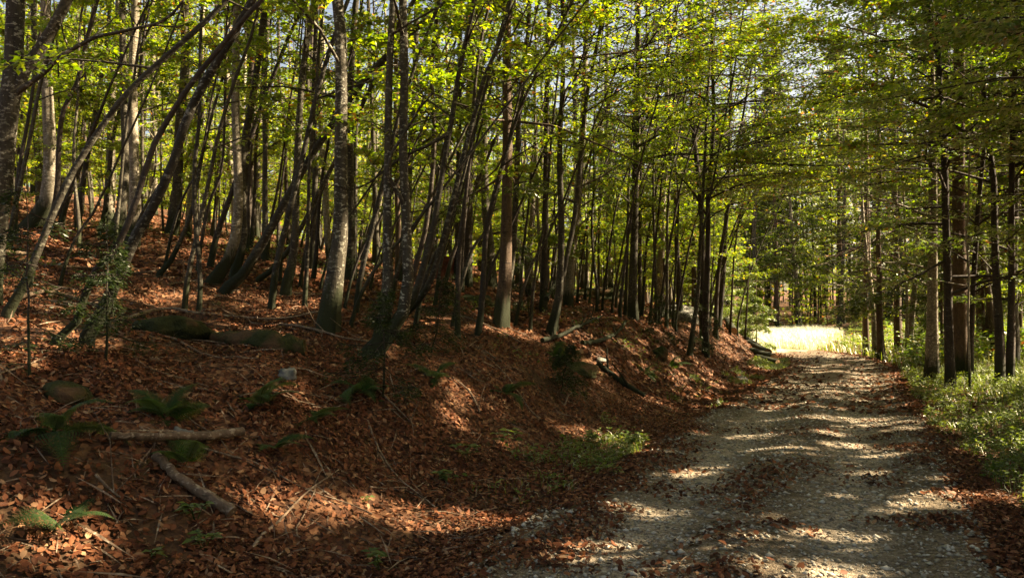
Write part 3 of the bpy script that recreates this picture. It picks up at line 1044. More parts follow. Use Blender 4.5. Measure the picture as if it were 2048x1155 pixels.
for k, (x, y) in enumerate([(3.6, 25.5), (5.0, 23.0), (6.6, 29.5), (4.6, 20), (6.2, 17.5), (7.6, 21), (9.2, 29), (10.2, 36)]):
    if sun_open(x, y):
        put((VR if y < 20.5 else VB)[k % 4], x, y, rng.uniform(.85, 1.1))
for k, (x, y) in enumerate([(-0.6, 41.5), (0.4, 43.5), (-1.3, 46), (1.4, 41), (0.6, 47.5), (1.9, 45), (-0.2, 51)]):  # green bushes beside the clearing, drawn with small young-beech copies
    put(VS[k % 5], x, y, rng.uniform(.22, .4))
for k, (v, x, y, sc) in enumerate([(VC[0], .45, 34.6, .9), (VB[1], .3, 37.0, 1.0), (VC[2], -.1, 39.2, 1.0), (VP[0], 1.3, 33.8, 1.1), (VB[4], 1.5, 36, 1.0), (VC[1], 1.2, 38.4, .9), (VP[3], .4, 42, 1.2),
                                  (VS[0], -.2, 37.6, .26), (VS[2], -.7, 40.4, .3), (VS[3], -.9, 42.4, .34), (VS[1], -.2, 41.4, .3), (VS[4], .5, 36.0, .25), (VS[2], -1.5, 44.5, .32), (VS[0], -1.2, 47, .36)]):  # small young-beech copies on this row stand for roadside bushes
    put(v, x, y, sc)
for k, (x, y, sc) in enumerate([(-4.7, 25.2, 1.35), (4.0, 24.8, 1.25), (5.6, 20.4, 1.2), (3.5, 30.5, 1.3), (2.9, 30.2, 1.3), (-6.6, 34.5, 1.5)]):
    put(VO[k % 3], x, y, sc)
for k, (v, x, y, sc) in enumerate([(VO[1], -4.2, 22.6, 1.2), (VO[0], 2.3, 27.5, 1.35), (VO[1], 2.5, 19.6, 1.2)]):
    put(v, x, y, sc)
for k, (x, y) in enumerate([(-10, 78), (-6, 80), (-2.5, 77.5), (1.5, 80), (5, 78), (8, 83), (-13, 82)]):
    put(VB[k % 7], x, y, rng.uniform(1.9, 2.3))
# far side of the clearing
for k, (x, y) in enumerate(scatter(34, 76, 100, -17, 13, 2.6, lambda x, y: True)):
    put((VC if k % 2 else VB)[k % 4], x, y, rng.uniform(1.1, 1.6))
for k, (x, y) in enumerate([(-7.4, 38.5), (-9.0, 41.5), (-6.9, 34.5), (-12, 46)]):
    put(VC[k % 4], x, y, rng.uniform(.5, .75))
for k, (x, y) in enumerate([(-5.6, 30.5), (-7.2, 32), (-8.2, 36), (-6.6, 27.5), (-10.5, 39), (-8.8, 29)]):
    put(VS[k % 5], x, y, rng.uniform(1.0, 1.5))
# wood on the sunward side, out of view, added densely to shade the slope
for k, (x, y) in enumerate([(6.2, 6.0), (8.6, 11.3), (9.5, 3.5), (12, 7.5), (6.0, 0.5), (5.6, 9.4), (10.5, -1.5), (12.5, 13.0), (7.6, -3.5), (15, 3), (13, 20), (10, 17),
                            (7.4, 8.4), (9.6, 7.0), (11.4, 10.4), (5.4, 3.4), (8.2, 1.4), (12.4, 4.4), (14.6, 9.6), (7.0, 11.4), (10.4, 13.4), (15.4, 6.4), (13.2, 0.6), (16.5, 12), (17.5, 8.5), (16, 16), (18.5, 4)]):
    put(VR[k % 4], x, y, rng.uniform(1.0, 1.2) + .55 * (x > 7.2))
for k, (x, y) in enumerate([(3.7, 11.8), (3.9, 14.2), (4.4, 17), (3.9, 21.6), (-6.0, 27.5), (5.4, 26), (3.6, 28.6), (-5.4, 31.5), (4.2, 33.5), (2.9, 38)]):
    if sun_open(x, y):
        put(VO[k % 3], x, y, rng.uniform(.9, 1.1) * (1.4 if y > 25 else 1))
for k, (x, y) in enumerate([(2.6, 34.5), (3.6, 31.2), (2.2, 37.5), (5.2, 35), (4.6, 40), (2.0, 41.5), (6.5, 31)]):
    if sun_open(x, y):
        put(VC[k % 4], x, y, rng.uniform(.3, .5))

# ---- far wood, one mass
fb = Buf()
fw = Buf()
for k in range(790):
    young = k < 330
    a = rng.uniform(-66, 15) if young else rng.uniform(-66, 20)
    d = math.sqrt((rng.uniform(58 ** 2, 84 ** 2) if a < -9 else rng.uniform(79 ** 2, 95 ** 2)) if young else rng.uniform(88 ** 2, 150 ** 2))
    a = math.radians(a)
    x, y = d * math.sin(a), d * math.cos(a)
    if ((x + 5.0) / 6.0) ** 2 + ((y - 57) / 18.5) ** 2 < 1.2:
        continue
    z = gz(x, y)
    H = rng.uniform(4, 8.5) if young else rng.uniform(21, 31)
    r = rng.uniform(.05, .09) if young else rng.uniform(.1, .2)
    tube(fw, np.array([[x, y, z - .3], [x + rng.normal(0, .3), y, z + H * .5], [x + rng.normal(0, .5), y, z + H]]), np.array([r, r * .8, r * .3]), 5, cap=False)
    m = 170 if young else 300
    hh = rng.random(m) ** .8
    rad = (1.6 if young else 2.8) * np.sqrt(rng.random(m)) * (1.05 - hh * .8)
    th = rng.uniform(0, 6.28, m)
    pos = np.stack([x + rad * np.cos(th), y + rad * np.sin(th), z + (.4 if young else 1.2) + hh * (H - 1)], -1)
    pos[:, 2] = np.round(pos[:, 2] / .9) * .9 + rng.normal(0, .12, m)
    L = rng.uniform(.22, .45, m) if young else rng.uniform(.35, .8, m)
    V, F = leaf_quads(pos, rng.normal(0, 1, (m, 3)) * np.array([1, 1, .25]), unit(np.array([0, 0, 1.0]) + rng.normal(0, .45, (m, 3))), L, L * .55)
    fb.add(V, F)
fo = link('distant_forest', fb.mesh('distant_forest', M_BEECH_LEAF))
tag(fo, 'far green wood closing the view behind the trunks', None, kind='stuff')
fo2 = link('distant_forest_trunks', fw.mesh('distant_forest_trunks', A, True))
tag(fo2, 'far pale trunks of the wood behind the hillside trees', None, kind='stuff')


# ------------------------------------------------------------------ litter, stones, grass (nobody could count them)
def litter(name, label, x, y, size, lift=0.012, mat=M_LITTER, tilt=0.45):
    n = len(x)
    z = ground_h(x, y)
    e = 0.06
    gx = (ground_h(x + e, y) - z) / e
    gy = (ground_h(x, y + e) - z) / e
    nr = unit(np.stack([-gx, -gy, np.ones(n)], -1) + rng.normal(0, tilt, (n, 3)))
    d = rng.normal(0, 1, (n, 3))
    d = unit(d - nr * np.sum(d * nr, 1, keepdims=True))
    s = np.cross(d, nr)
    L = size * rng.uniform(.4, 1.5, n)
    W = L * rng.uniform(.45, .7, n)
    p = np.stack([x, y, z + lift + rng.random(n) * .02], -1)
    c = rng.uniform(-.25, .5, n)[:, None]
    Lc, Wc = L[:, None], W[:, None]
    a = p - d * Lc * .5 + nr * Lc * c * .5
    t = p + d * Lc * .5 + nr * Lc * c * .6
    k = rng.uniform(.05, .35, (n, 1))
    r1 = p - d * Lc * .18 + s * Wc * .46 + nr * Wc * k
    r2 = p + d * Lc * .2 + s * Wc * .42 + nr * Wc * k
    l1 = p - d * Lc * .18 - s * Wc * .46 + nr * Wc * k
    l2 = p + d * Lc * .2 - s * Wc * .42 + nr * Wc * k
    V = np.stack([a, r1, r2, t, l2, l1], 1).reshape(-1, 3)
    b = np.arange(n)[:, None] * 6
    F = np.concatenate([b + np.array([[0, 1, 2, 3]]), b + np.array([[0, 3, 4, 5]])])
    o = link(name, mesh_np(name, V, [(F, 0)], [mat]))
    return tag(o, label, None, kind='stuff')


def fan(n, dmin, dmax, amin, amax, pw=1.0):
    d = dmin + (dmax - dmin) * rng.random(n) ** pw
    a = np.radians(rng.uniform(amin, amax, n))
    return d * np.sin(a), d * np.cos(a)


x, y = fan(240000, 2.6, 15, -62, 12, 1.35)
q = x - road_cx(y)
on = np.abs(q) < HW + .15
dens = .10 + .75 * np.clip((np.abs(q) - .75) / .85, 0, 1) + .17 * np.exp(-(q / .3) ** 2)
clump = np.clip(noise2(x, y, .5, 41) * 2.2 + noise2(x, y, 1.7, 42) * 2 + .45, 0, 1)
grassy = (q > HW + .5)
keep = np.where(on, rng.random(len(x)) < dens * clump * 1.2, rng.random(len(x)) < np.where(grassy, .25, np.clip(.8 + 1.5 * noise2(x, y, 1.2, 43) + .8 * noise2(x, y, .4, 44), .2, 1)))
litter('fallen_leaves', 'brown fallen beech leaves covering the near bank and road edges', x[keep], y[keep], .048)
x, y = fan(90000, 15, 42, -60, 6, 1.2)
q = x - road_cx(y)
keep = np.where(np.abs(q) < HW, rng.random(len(x)) < (.06 + .3 * np.abs(q) / HW), rng.random(len(x)) < np.where(q > HW + .8, .3, 1))
litter('leaf_litter', 'brown leaf litter on the slope among the trunks', x[keep], y[keep], .105, tilt=.35)

# fine twigs
x, y = fan(7000, 3.5, 22, -60, -2, 1.1)
k = (np.abs(x - road_cx(y)) > HW + .2) | (rng.random(len(x)) < .08)
x, y = x[k], y[k]
a = rng.uniform(0, 6.28, len(x))
L = rng.gamma(2.0, .09, len(x)) + .06
dz = (ground_h(x + np.cos(a) * .1, y + np.sin(a) * .1) - ground_h(x, y)) / .1
V, F = leaf_quads(np.stack([x, y, ground_h(x, y) + .03], -1), np.stack([np.cos(a), np.sin(a), dz + rng.normal(0, .12, len(x))], -1), unit(rng.normal(0, 1, (len(x), 3)) + np.array([0, 0, 1.5])), L, .006 + L * .018, .4)
bf = Buf(); bf.add(V, F)
tag(link('twig_litter', bf.mesh('twig_litter', M_DEADWOOD)), 'fine dead twigs strewn through the leaf litter', None, kind='stuff')

# pebbles
n = 26000
y = 2.5 + 20 * rng.random(n) ** 1.7
x = road_cx(y) + rng.uniform(-1.75, 1.75, n)
oct_v = np.array([[1, 0, 0], [0, 1, 0], [-1, 0, 0], [0, -1, 0], [0, 0, 1], [0, 0, -1]], float)
oct_f = np.array([[0, 1, 4], [1, 2, 4], [2, 3, 4], [3, 0, 4], [1, 0, 5], [2, 1, 5], [3, 2, 5], [0, 3, 5]])
sz = rng.gamma(2.2, .0052, n) + .004
sz = np.clip(sz, .005, .045)
rot = rng.uniform(0, 6.28, n)
v = oct_v[None] * rng.uniform(.6, 1.3, (n, 6, 1)) * np.array([1, .75, .5])
cx_, sx_ = np.cos(rot)[:, None], np.sin(rot)[:, None]
v = np.stack([v[..., 0] * cx_ - v[..., 1] * sx_, v[..., 0] * sx_ + v[..., 1] * cx_, v[..., 2]], -1) * sz[:, None, None]
v += np.stack([x, y, ground_h(x, y) + .008 + sz * .15], -1)[:, None]
F = (np.arange(n)[:, None, None] * 6 + oct_f[None]).reshape(-1, 3)
o = link('gravel', mesh_np('gravel', v.reshape(-1, 3), [(F, 0)], [M_PEBBLE]))
tag(o, 'loose pale pebbles on the forest road', None, kind='stuff')


def blades(x, y, h, w, bend=.5):
    n = len(x)
    a = rng.uniform(0, 6.28, n)
    d = np.stack([np.cos(a), np.sin(a), np.zeros(n)], -1)
    s = np.stack([-np.sin(a), np.cos(a), np.zeros(n)], -1)
    b = np.stack([x, y, ground_h(x, y) - .01], -1)
    h = h[:, None]
    w = w[:, None]
    up = np.array([0, 0, 1.0])
    bd = rng.uniform(.2, 1.3, (n, 1)) * bend
    m = b + up * h * .55 + d * h * bd * .25
    t = b + up * h * (1 - .35 * bd) + d * h * bd * .85
    V = np.stack([b - s * w, b + s * w, m + s * w * .8, m - s * w * .8, t + s * w * .12, t - s * w * .12], 1).reshape(-1, 3)
    k = np.arange(n)[:, None] * 6
    F = np.concatenate([k + np.array([[0, 1, 2, 3]]), k + np.array([[3, 2, 4, 5]])])
    return V, F


def herbs(x, y, h, leaf, per):
    """low leafy stems: leaves whorled up each stem"""
    n = len(x)
    idx = np.repeat(np.arange(n), per)
    f = rng.random(len(idx)) ** .7
    a = rng.uniform(0, 6.28, len(idx))
    d = np.stack([np.cos(a), np.sin(a), rng.uniform(-.1, .5, len(idx))], -1)
    pos = np.stack([x[idx], y[idx], ground_h(x[idx], y[idx]) + .02 + f * h[idx]], -1) + d * .02 + rng.normal(0, .025, (len(idx), 3)) * np.array([1, 1, .2])
    nr = unit(np.array([0, 0, 1.0]) + rng.normal(0, .5, (len(idx), 3)))
    L = leaf * rng.uniform(.6, 1.3, len(idx))
    return leaf_quads(pos, d, nr, L, L * .55)


# verge on the far side of the road
n = 30000
y = 3.8 + 22 * rng.random(n) ** 1.3
r = .2 + 4.2 * rng.random(n) ** .9
x = road_cx(y) + HW + r
cl = noise2(x, y, .9, 51) + .6 * noise2(x, y, .35, 52)
start = .55 - .3 * sstep((y - 8) / 6)
k = (cl > -.22) & (r > start + .5 * noise2(x, y, 1.3, 53)) & (y > 6.2 - r * .6)
x, y, r, cl = x[k], y[k], r[k], cl[k]
V, F = blades(x, y, rng.uniform(.08, .27, len(x)) * np.clip(.5 + r * .45, .5, 1.2), rng.uniform(.003, .006, len(x)), .8)
bf = Buf(); bf.add(V, F)
tag(link('verge_grass', bf.mesh('verge_grass', M_GRASS)), 'tall green grass along the sunlit verge', None, kind='stuff')
k = rng.random(len(x)) < .22
V, F = herbs(x[k], y[k], rng.uniform(.06, .28, k.sum()), .052, 13)
bf = Buf(); bf.add(V, F)
tag(link('verge_herbs', bf.mesh('verge_herbs', M_HERB)), 'leafy herbs growing through the verge grass', None, kind='stuff')
# strip on the bank side
n = 16000
y = 6.5 + 28 * rng.random(n) ** 1.1
r = .15 + 1.1 * rng.random(n)
x = road_cx(y) - HW - r
k = (noise2(x, y, 1.5, 61) + .7 * noise2(x, y, .5, 62) > .18) & (rng.random(n) < sstep((y - 6) / 5))
V, F = blades(x[k], y[k], rng.uniform(.06, .2, k.sum()), rng.uniform(.003, .005, k.sum()), .9)
bf = Buf(); bf.add(V, F)
kk = k & (rng.random(n) < .3)
V, F = herbs(x[kk], y[kk], rng.uniform(.05, .16, kk.sum()), .055, 6)
bf.add(V, F)
tag(link('roadside_grass', bf.mesh('roadside_grass', M_GRASS)), 'low grass and weeds in the gutter between road and bank', None, kind='stuff')
# clearing
n = 26000
a = rng.uniform(0, 6.28, n); rr = np.sqrt(rng.random(n))
x = -5.6 + 4.0 * rr * np.cos(a); y = 57 + 17 * rr * np.sin(a)
k = np.abs(x - road_cx(y)) > 1.3 * (y < 47)
x, y = x[k], y[k]
V, F = blades(x, y, rng.uniform(.3, .85, len(x)), rng.uniform(.012, .02, len(x)), .7)
bf = Buf(); bf.add(V, F)
tag(link('meadow_grass', bf.mesh('meadow_grass', M_GLARE_STRAW)), 'tall dry grass in the clearing, sun glare painted into its colour', None, kind='stuff')
n = 12000
y = 27 + 48 * rng.random(n) ** 1.1
x = road_cx(y) + HW + .3 + 9 * rng.random(n)
k = (y < 48) | (((x + 5.6) / 4.2) ** 2 + ((y - 57) / 17.5) ** 2 > 1)
x, y = x[k], y[k]
V, F = blades(x, y, rng.uniform(.2, .6, len(x)), rng.uniform(.008, .014, len(x)), .7)
bf = Buf(); bf.add(V, F)
tag(link('clearing_edge_grass', bf.mesh('clearing_edge_grass', M_GRASS)), 'green grass between the road bend and the verge wood', None, kind='stuff')
n = 9000
y = 27 + 75 * rng.random(n) ** 1.2
x = np.where(rng.random(n) < .55, rng.uniform(1.2, 16, n), rng.uniform(-26, 14, n))
k = (np.abs(x - road_cx(y)) > HW + .7) & ((((x + 5.0) / 5.2) ** 2 + ((y - 57) / 17.5) ** 2) > 1) & ((x > road_cx(y)) | (y > 74)) & (noise2(x, y, 2.5, 81) > -.35)
x, y = x[k], y[k]
V, F = herbs(x, y, rng.uniform(.3, 1.1, len(x)), .16, 14)
bf = Buf(); bf.add(V, F)
tag(link('undergrowth', bf.mesh('undergrowth', M_DARK_LEAF)), 'green undergrowth around the clearing and along the verge wood', None, kind='stuff')
# ground plants scattered over the slope
x, y = fan(5200, 6, 30, -58, -6, 1.0)
s = road_cx(y) - HW - x
k = (s > .8) & (noise2(x, y, 2.4, 71) + .5 * noise2(x, y, .8, 72) > .16)
V, F = herbs(x[k], y[k], rng.uniform(.05, .22, k.sum()), .06, 6)
bf = Buf(); bf.add(V, F)
tag(link('woodland_herbs', bf.mesh('woodland_herbs', M_HERB)), 'small green woodland plants dotted over the leaf slope', None, kind='stuff')


# ------------------------------------------------------------------ ferns
def frond_mesh(L, arch, pairs=24):
    bf = Buf()
    t = np.linspace(0, 1, 14)
    th = 0.95 - arch * t * 1.6
    st = np.stack([np.cos(th), np.zeros(14), np.sin(th)], -1) * L / 13
    P = np.vstack([[0, 0, 0], np.cumsum(st[:-1], 0)])
    tube(bf, P, np.linspace(.005, .0015, 14), 4, cap=False)
    pos, ds, nr, ll, ww = [], [], [], [], []
    for k in range(pairs):
        u = .14 + .85 * k / pairs
        f = u * 13
        i = min(int(f), 12)
        c = P[i] + (P[i + 1] - P[i]) * (f - i)
        tg = unit(P[i + 1] - P[i])
        pl = L * .27 * math.sin(PI * min(1, (u * .93 + .10)) ** .85) * (1.02 - u * .35) + .012
        for sd in (-1, 1):
            lat = unit(np.array([0, sd, 0]) + tg * .35 + np.array([0, 0, -.12]))
            nrm = np.cross(tg, np.array([0, sd, 0])) * sd
            m = 8
            for j in range(m):
                v = j / m
                base = c + lat * pl * v
                for s2 in (-1, 1):
                    pos.append(base)
                    ds.append(tg * s2 * .9 + lat * .7)
                    nr.append(nrm + rng.normal(0, .15, 3))
                    l = pl * .20 * (1.05 - v)
                    ll.append(l + .004)
                    ww.append(l * .62 + .003)
    V, F = leaf_quads(np.array(pos), np.array(ds), np.array(nr), np.array(ll), np.array(ww), .05)
    bf.add(V, F)
    return bf.mesh('frond', M_FERN)


FROND = [frond_mesh(.75, .8), frond_mesh(.62, 1.05), frond_mesh(.85, 1.0), frond_mesh(.55, 1.25)]


def fern(px, py, label, n=8, sc=1.0, az=None):
    p, d = hit(px, py)
    if p is None:
        return
    root = empty('fern', (p[0], p[1], gz(p[0], p[1])), label, 'fern', 'ferns on the roadside bank')
    for k in range(n):
        o = link('frond', FROND[k % 4], root)
        a = 2 * PI * k / n + rng.normal(0, .25) if az is None else az + rng.uniform(-1.3, 1.3)
        o.rotation_euler = (rng.normal(0, .35), rng.normal(0.15, .32), a + rng.normal(0, .3))
        s = sc * rng.uniform(.4, .9)
        o.scale = (s, s, s)


fern(520, 815, 'large fern arching over leaves below the flaky mossy log', 9, 1.05)
fern(330, 840, 'upright fern spraying up above the two bare logs', 8, 1.0)
fern(110, 870, 'broad dark fern spreading over the deep shade of the bank', 9, 1.05)
fern(720, 790, 'fern with raised fronds under the great curved foot of twin beeches', 8, 1.0)
fern(620, 840, 'low fern on the bank face downhill of the pale rock', 8, .9)
fern(545, 900, 'fern trailing one long frond below the barkless log end', 5, .95)
fern(1010, 790, 'bright fern on the bank below the scaly orange spruce', 8, 1.0)
fern(1110, 720, 'fern tucked under the mossy wedge foot beech', 7, 1.0)
fern(1290, 750, 'sunny fern on the bank face near the slim forked beech', 8, 1.1)
fern(120, 1060, 'lone dark fern frond cluster on sunlit leaves near the picture corner', 5, .8)
fern(1340, 735, 'pale fern close below the slim forked beech', 7, 1.0)
fern(370, 935, 'fern drooping between the two bare logs', 5, .8)
fern(195, 570, 'small bright fern behind the kinked dark footed beech', 6, .8)
fern(870, 760, 'dim fern among spruce seedlings at the bank brink', 7, .9)

# ------------------------------------------------------------------ spruce saplings
SAP_LABELS = [
    (1060, 640, 1.5, 'drooping spruce sapling between the scaly orange spruce and wedge foot beech'),
    (770, 800, 1.15, 'bushy dark spruce sapling right under the lichen striped twins'),
    (215, 720, 1.2, 'dim spruce sapling veiling the foot of the thick leaning trunk'),
    (865, 710, 1.05, 'feathery spruce sapling downhill of the spotted bowed beech'),
    (1390, 700, 1.7, 'dense dark spruce sapling behind the slim forked beech'),
    (1425, 712, 1.3, 'short spruce sapling at the foot of the dark slanting beech'),
    (1120, 785, .7, 'low spreading spruce sapling on the bank beside a rotten root'),
    (870, 560, 1.6, 'shaded spruce sapling standing by the rotten stump'),
    (715, 570, 1.5, 'spindly spruce sapling in shade behind the ring marked trunk'),
    (60, 760, 1.5, 'nearly bare thin spruce sapling on the dark near bank'),
    (1330, 690, 1.2, 'grey green spruce sapling among whips on the bank top'),
]
for px, py, h, lab in SAP_LABELS:
    p, d = hit(px, py)
    root = empty('spruce_sapling', (p[0], p[1], gz(p[0], p[1])), lab, 'sapling')
    Q = np.stack([np.linspace(0, rng.normal(0, .06), 10), np.linspace(0, rng.normal(0, .06), 10), np.linspace(-.05, h, 10)], -1)
    Q[:, :2] += np.cumsum(rng.normal(0, .012, (10, 2)), 0)
    w, lv = Buf(), Buf()
    R = np.linspace(.013, .003, 10)
    tube(w, Q, R, 6)
    dense = 'bare' not in lab and 'spindly' not in lab
    add_branches(w, lv, Q, R, 22 if dense else 12, .12, .3, h * .62, .05, 15 if dense else 11, kind='spruce', sub=7, tw=True, wsides=3)
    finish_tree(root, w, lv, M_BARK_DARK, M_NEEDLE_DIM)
# bright young spruce glowing where the road bends
for (x, y, h, lab) in [(-4.6, 37.0, 4.0, 'glowing yellow green young spruce at the road bend above log ends'),
                       (-5.9, 38.5, 4.6, 'taller sunlit young spruce just behind the glowing one at the bend')]:
    root = empty('spruce_sapling', (x, y, gz(x, y)), lab, 'sapling')
    Q = np.stack([np.zeros(12), np.zeros(12), np.linspace(-.05, h, 12)], -1)
    w, lv = Buf(), Buf()
    R = np.linspace(.04, .006, 12)
    tube(w, Q, R, 6)
    add_branches(w, lv, Q, R, 70, .15, .3, h * .42, .10, 46, kind='spruce', sub=8, tw=False, wsides=3)
    finish_tree(root, w, lv, M_DEADWOOD, M_HERB)


# ------------------------------------------------------------------ dead wood, rocks
def fallen(name, cat, label, pxs, r0, r1, mat, lift=.02, twigs=0, sides=8, lump=.08, group=None, air=None):
    P = []
    for k, (px, py) in enumerate(pxs):
        p, d = hit(px, py)
        z = gz(p[0], p[1]) + lift + r0
        if air:
            z += air[k]
        P.append([p[0], p[1], z])
    P = np.array(P)
    o0 = P[0].copy()
    Q = catmull(P - o0, 22)
    Q += rng.normal(0, r0 * .15, Q.shape)
    bf = Buf()
    tube(bf, Q, np.linspace(r0, r1, 22), sides, lump=lump)
    for t in rng.integers(4, 20, twigs):
        e = Q[t] + unit(rng.normal(0, 1, 3) + np.array([0, 0, .6])) * rng.uniform(.2, .6)
        tube(bf, np.array([Q[t], (Q[t] + e) / 2 + rng.normal(0, .03, 3), e]), np.array([r1 * .8, r1 * .5, r1 * .25]), 4)
    o = link(name, bf.mesh(name, mat, True), loc=tuple(o0))
    return tag(o, label, cat, group)


fallen('fallen_log', 'log', 'barkless grey log lying level across the near bank', [(222, 893), (300, 897), (390, 896), (487, 884)], .028, .034, M_DEADWOOD, .05)
fallen('fallen_log', 'log', 'short brown log sloping down the leaves below the barkless log', [(310, 930), (355, 972), (410, 1010), (462, 1042)], .030, .042, M_DEADWOOD, .03)
fallen('fallen_branch', 'branch', 'pale bent branch lying over the mossy mound to the ring marked beech', [(228, 655), (325, 628), (390, 636), (480, 645), (560, 648), (640, 634)], .024, .014, M_DEADWOOD, .05, 4)
fallen('fallen_branch', 'branch', 'forked dead branch running into the foot of the ring marked beech', [(560, 655), (610, 662), (650, 672), (690, 684), (740, 690)], .018, .012, M_DEADWOOD, .03, 5)
fallen('fallen_branch', 'branch', 'crooked branch on leaves behind the kinked dark footed beech', [(40, 604), (90, 592), (130, 600), (165, 612), (200, 622)], .03, .018, M_DEADWOOD, .03, 2)
fallen('fallen_branch', 'branch', 'long thin stick across the slope above the mossy mound', [(90, 536), (180, 541), (260, 551), (330, 545), (400, 540)], .022, .012, M_DEADWOOD, .02, 4)
fallen('fallen_branch', 'branch', 'sunlit pale stick on the slope beside the leaning stem', [(2, 513), (30, 514), (62, 516)], .035, .025, M_DEADWOOD, .03, 0)
fallen('fallen_branch', 'branch', 'thin stick slanting down steep leaves below the feathery sapling', [(735, 850), (760, 910), (800, 965), (870, 1020)], .011, .006, M_DEADWOOD, .02, 4)
fallen('fallen_branch', 'branch', 'pale grey twig lying level on leaves near the gravel', [(915, 973), (980, 963), (1050, 958), (1130, 945)], .008, .005, M_DEADWOOD, .015, 4)
fallen('fallen_branch', 'branch', 'straight stick sloping down the bank below the bright fern', [(905, 760), (940, 790), (960, 830)], .014, .010, M_DEADWOOD, .02, 2)
fallen('fallen_branch', 'branch', 'thin stick propped beside the bushy spruce sapling', [(735, 768), (780, 810), (830, 860)], .012, .007, M_DEADWOOD, .03, 3)
fallen('fallen_branch', 'branch', 'long branch curving over bare leaves from twins toward orange spruce', [(830, 622), (880, 632), (940, 642), (1000, 668), (1040, 690)], .018, .010, M_DEADWOOD, .03, 4)
fallen('fallen_log', 'log', 'dark mossy log sliding down the bank toward the road', [(1195, 735), (1235, 765), (1290, 800)], .055, .04, M_BARK_DARK, .02, 3)
fallen('fallen_branch', 'branch', 'mossy curved bough lying on the bank top below the whips', [(1165, 695), (1200, 690), (1235, 672), (1252, 650)], .05, .03, M_BARK_DARK, .04, 3)
fallen('fallen_branch', 'branch', 'tangled dead bough beside the mossy wedge foot beech', [(1085, 690), (1120, 680), (1160, 660), (1205, 640)], .045, .02, M_BARK_DARK, .05, 8)
fallen('fallen_branch', 'branch', 'broken dead bough slanting up past the wedge foot beech', [(1092, 640), (1120, 625), (1150, 612), (1175, 604)], .05, .03, M_BARK_DARK, .1, 4, air=[.3, .75, 1.3, 1.9])
fallen('fallen_branch', 'branch', 'small forked twig standing in leaves below the short brown log', [(192, 960), (215, 985), (240, 1003)], .010, .006, M_DEADWOOD, .02, 2)
fallen('fallen_branch', 'branch', 'slim stick on shaded slope beside the heavy curved mossy foot', [(335, 575), (400, 566), (450, 570)], .02, .012, M_DEADWOOD, .02, 4)
fallen('fallen_branch', 'branch', 'short sticks bleached beside the grey sharp footed beech', [(580, 590), (630, 592), (680, 586)], .018, .01, M_DEADWOOD, .02, 3)
fallen('fallen_log', 'log', 'flaky mossy log lying along the brink above the pale rock', [(432, 688), (480, 690), (540, 695), (606, 704)], .10, .14, M_MOSS, -.06, 0, 14, .16)
# loose sticks on the slope
GS = 'loose sticks scattered over the leaf slope'
sx, sy = fan(60, 6, 24, -56, -10)
for k in range(60):
    s = float(road_cx(sy[k])) - HW - sx[k]
    if s < .9:
        continue
    a = rng.uniform(0, PI)
    L = rng.uniform(.5, 1.8)
    P = np.array([[sx[k] + t * L * math.cos(a), sy[k] + t * L * math.sin(a), 0] for t in np.linspace(-.5, .5, 8)])
    P[:, 1] += np.cumsum(rng.normal(0, .03, 8))
    P[:, 2] = ground_h(P[:, 0], P[:, 1]) + .03
    o0 = P[0].copy()
    bf = Buf()
    r = rng.uniform(.006, .018)
    tube(bf, P - o0, np.linspace(r, r * .5, 8), 5, lump=.1)
    tag(link('fallen_stick', bf.mesh('fallen_stick', M_DEADWOOD, True), loc=tuple(o0)), 'thin dead stick lying loose on the leaf litter of the slope', 'stick', GS)


def rock(name, cat, label, px, py, size, mat, sink=.3, seed=0):
    import bmesh
    p, d = hit(px, py)
    bm = bmesh.new()
    bmesh.ops.create_icosphere(bm, subdivisions=4, radius=1)
    me = bpy.data.meshes.new(name)
    V = np.array([v.co[:] for v in bm.verts])
    k = np.ones(len(V))
    for s, a in ((.9, .6), (.4, .22), (.16, .12), (.07, .07)):
        k += a * (noise2(V[:, 0] + V[:, 2] * .7 + seed * 5, V[:, 1] - V[:, 2] * .6, s, seed) + noise2(V[:, 2] + seed, V[:, 0] - V[:, 1], s, seed + 1))
    V = V * k[:, None] * np.array(size)
    for v, c in zip(bm.verts, V):
        v.co = c
    for f in bm.faces:
        f.smooth = True
    bm.to_mesh(me)
    bm.free()
    me.materials.append(mat)
    o = link(name, me, loc=(p[0], p[1], gz(p[0], p[1]) - sink * size[2] + size[2] * .2))
    o.rotation_euler = (rng.normal(0, .1), rng.normal(0, .1), rng.uniform(0, 3))
    return tag(o, label, cat)


rock('mossy_mound', 'mound', 'dark mossy mound beneath the pale bent branch', 330, 665, (.55, .4, .18), M_MOSS, .7, 3)
rock('limestone_rock', 'rock', 'white rock poking from leaves below the flaky mossy log', 568, 752, (.10, .15, .10), M_STONE, .2, 4)
rock('limestone_rock', 'rock', 'small white rock at the foot of the upright fern', 368, 882, (.085, .08, .085), M_STONE, .2, 5)
rock('limestone_rock', 'rock', 'pale rock sunlit beside a rotten root on the bank', 1200, 722, (.10, .13, .06), M_STONE, .2, 6)
rock('mossy_boulder', 'boulder', 'yellow green mossy boulder on bank face above the sunny fern', 1318, 712, (.22, .26, .24), M_MOSS, .3, 7)
rock('mossy_boulder', 'boulder', 'big rounded sunlit boulder among trunks behind the dense sapling', 1355, 640, (.9, .75, .5), M_STONE, .3, 8)
rock('mossy_boulder', 'boulder', 'long low boulder ridge behind the whips on the bank top', 1160, 588, (1.6, .7, .3), M_MOSS, .5, 9)
rock('mossy_mound', 'mound', 'rotting root mound on the bank above the dark sliding log', 1150, 735, (.4, .3, .14), M_MOSS, .7, 10)
rock('mossy_mound', 'mound', 'low dark mound in leaves uphill of the orange spruce', 965, 605, (.7, .5, .25), M_MOSS, .5, 11)
rock('mossy_mound', 'mound', 'dark hollowed root mound in the shade of the near bank', 140, 790, (.16, .14, .10), M_MOSS, .5, 12)
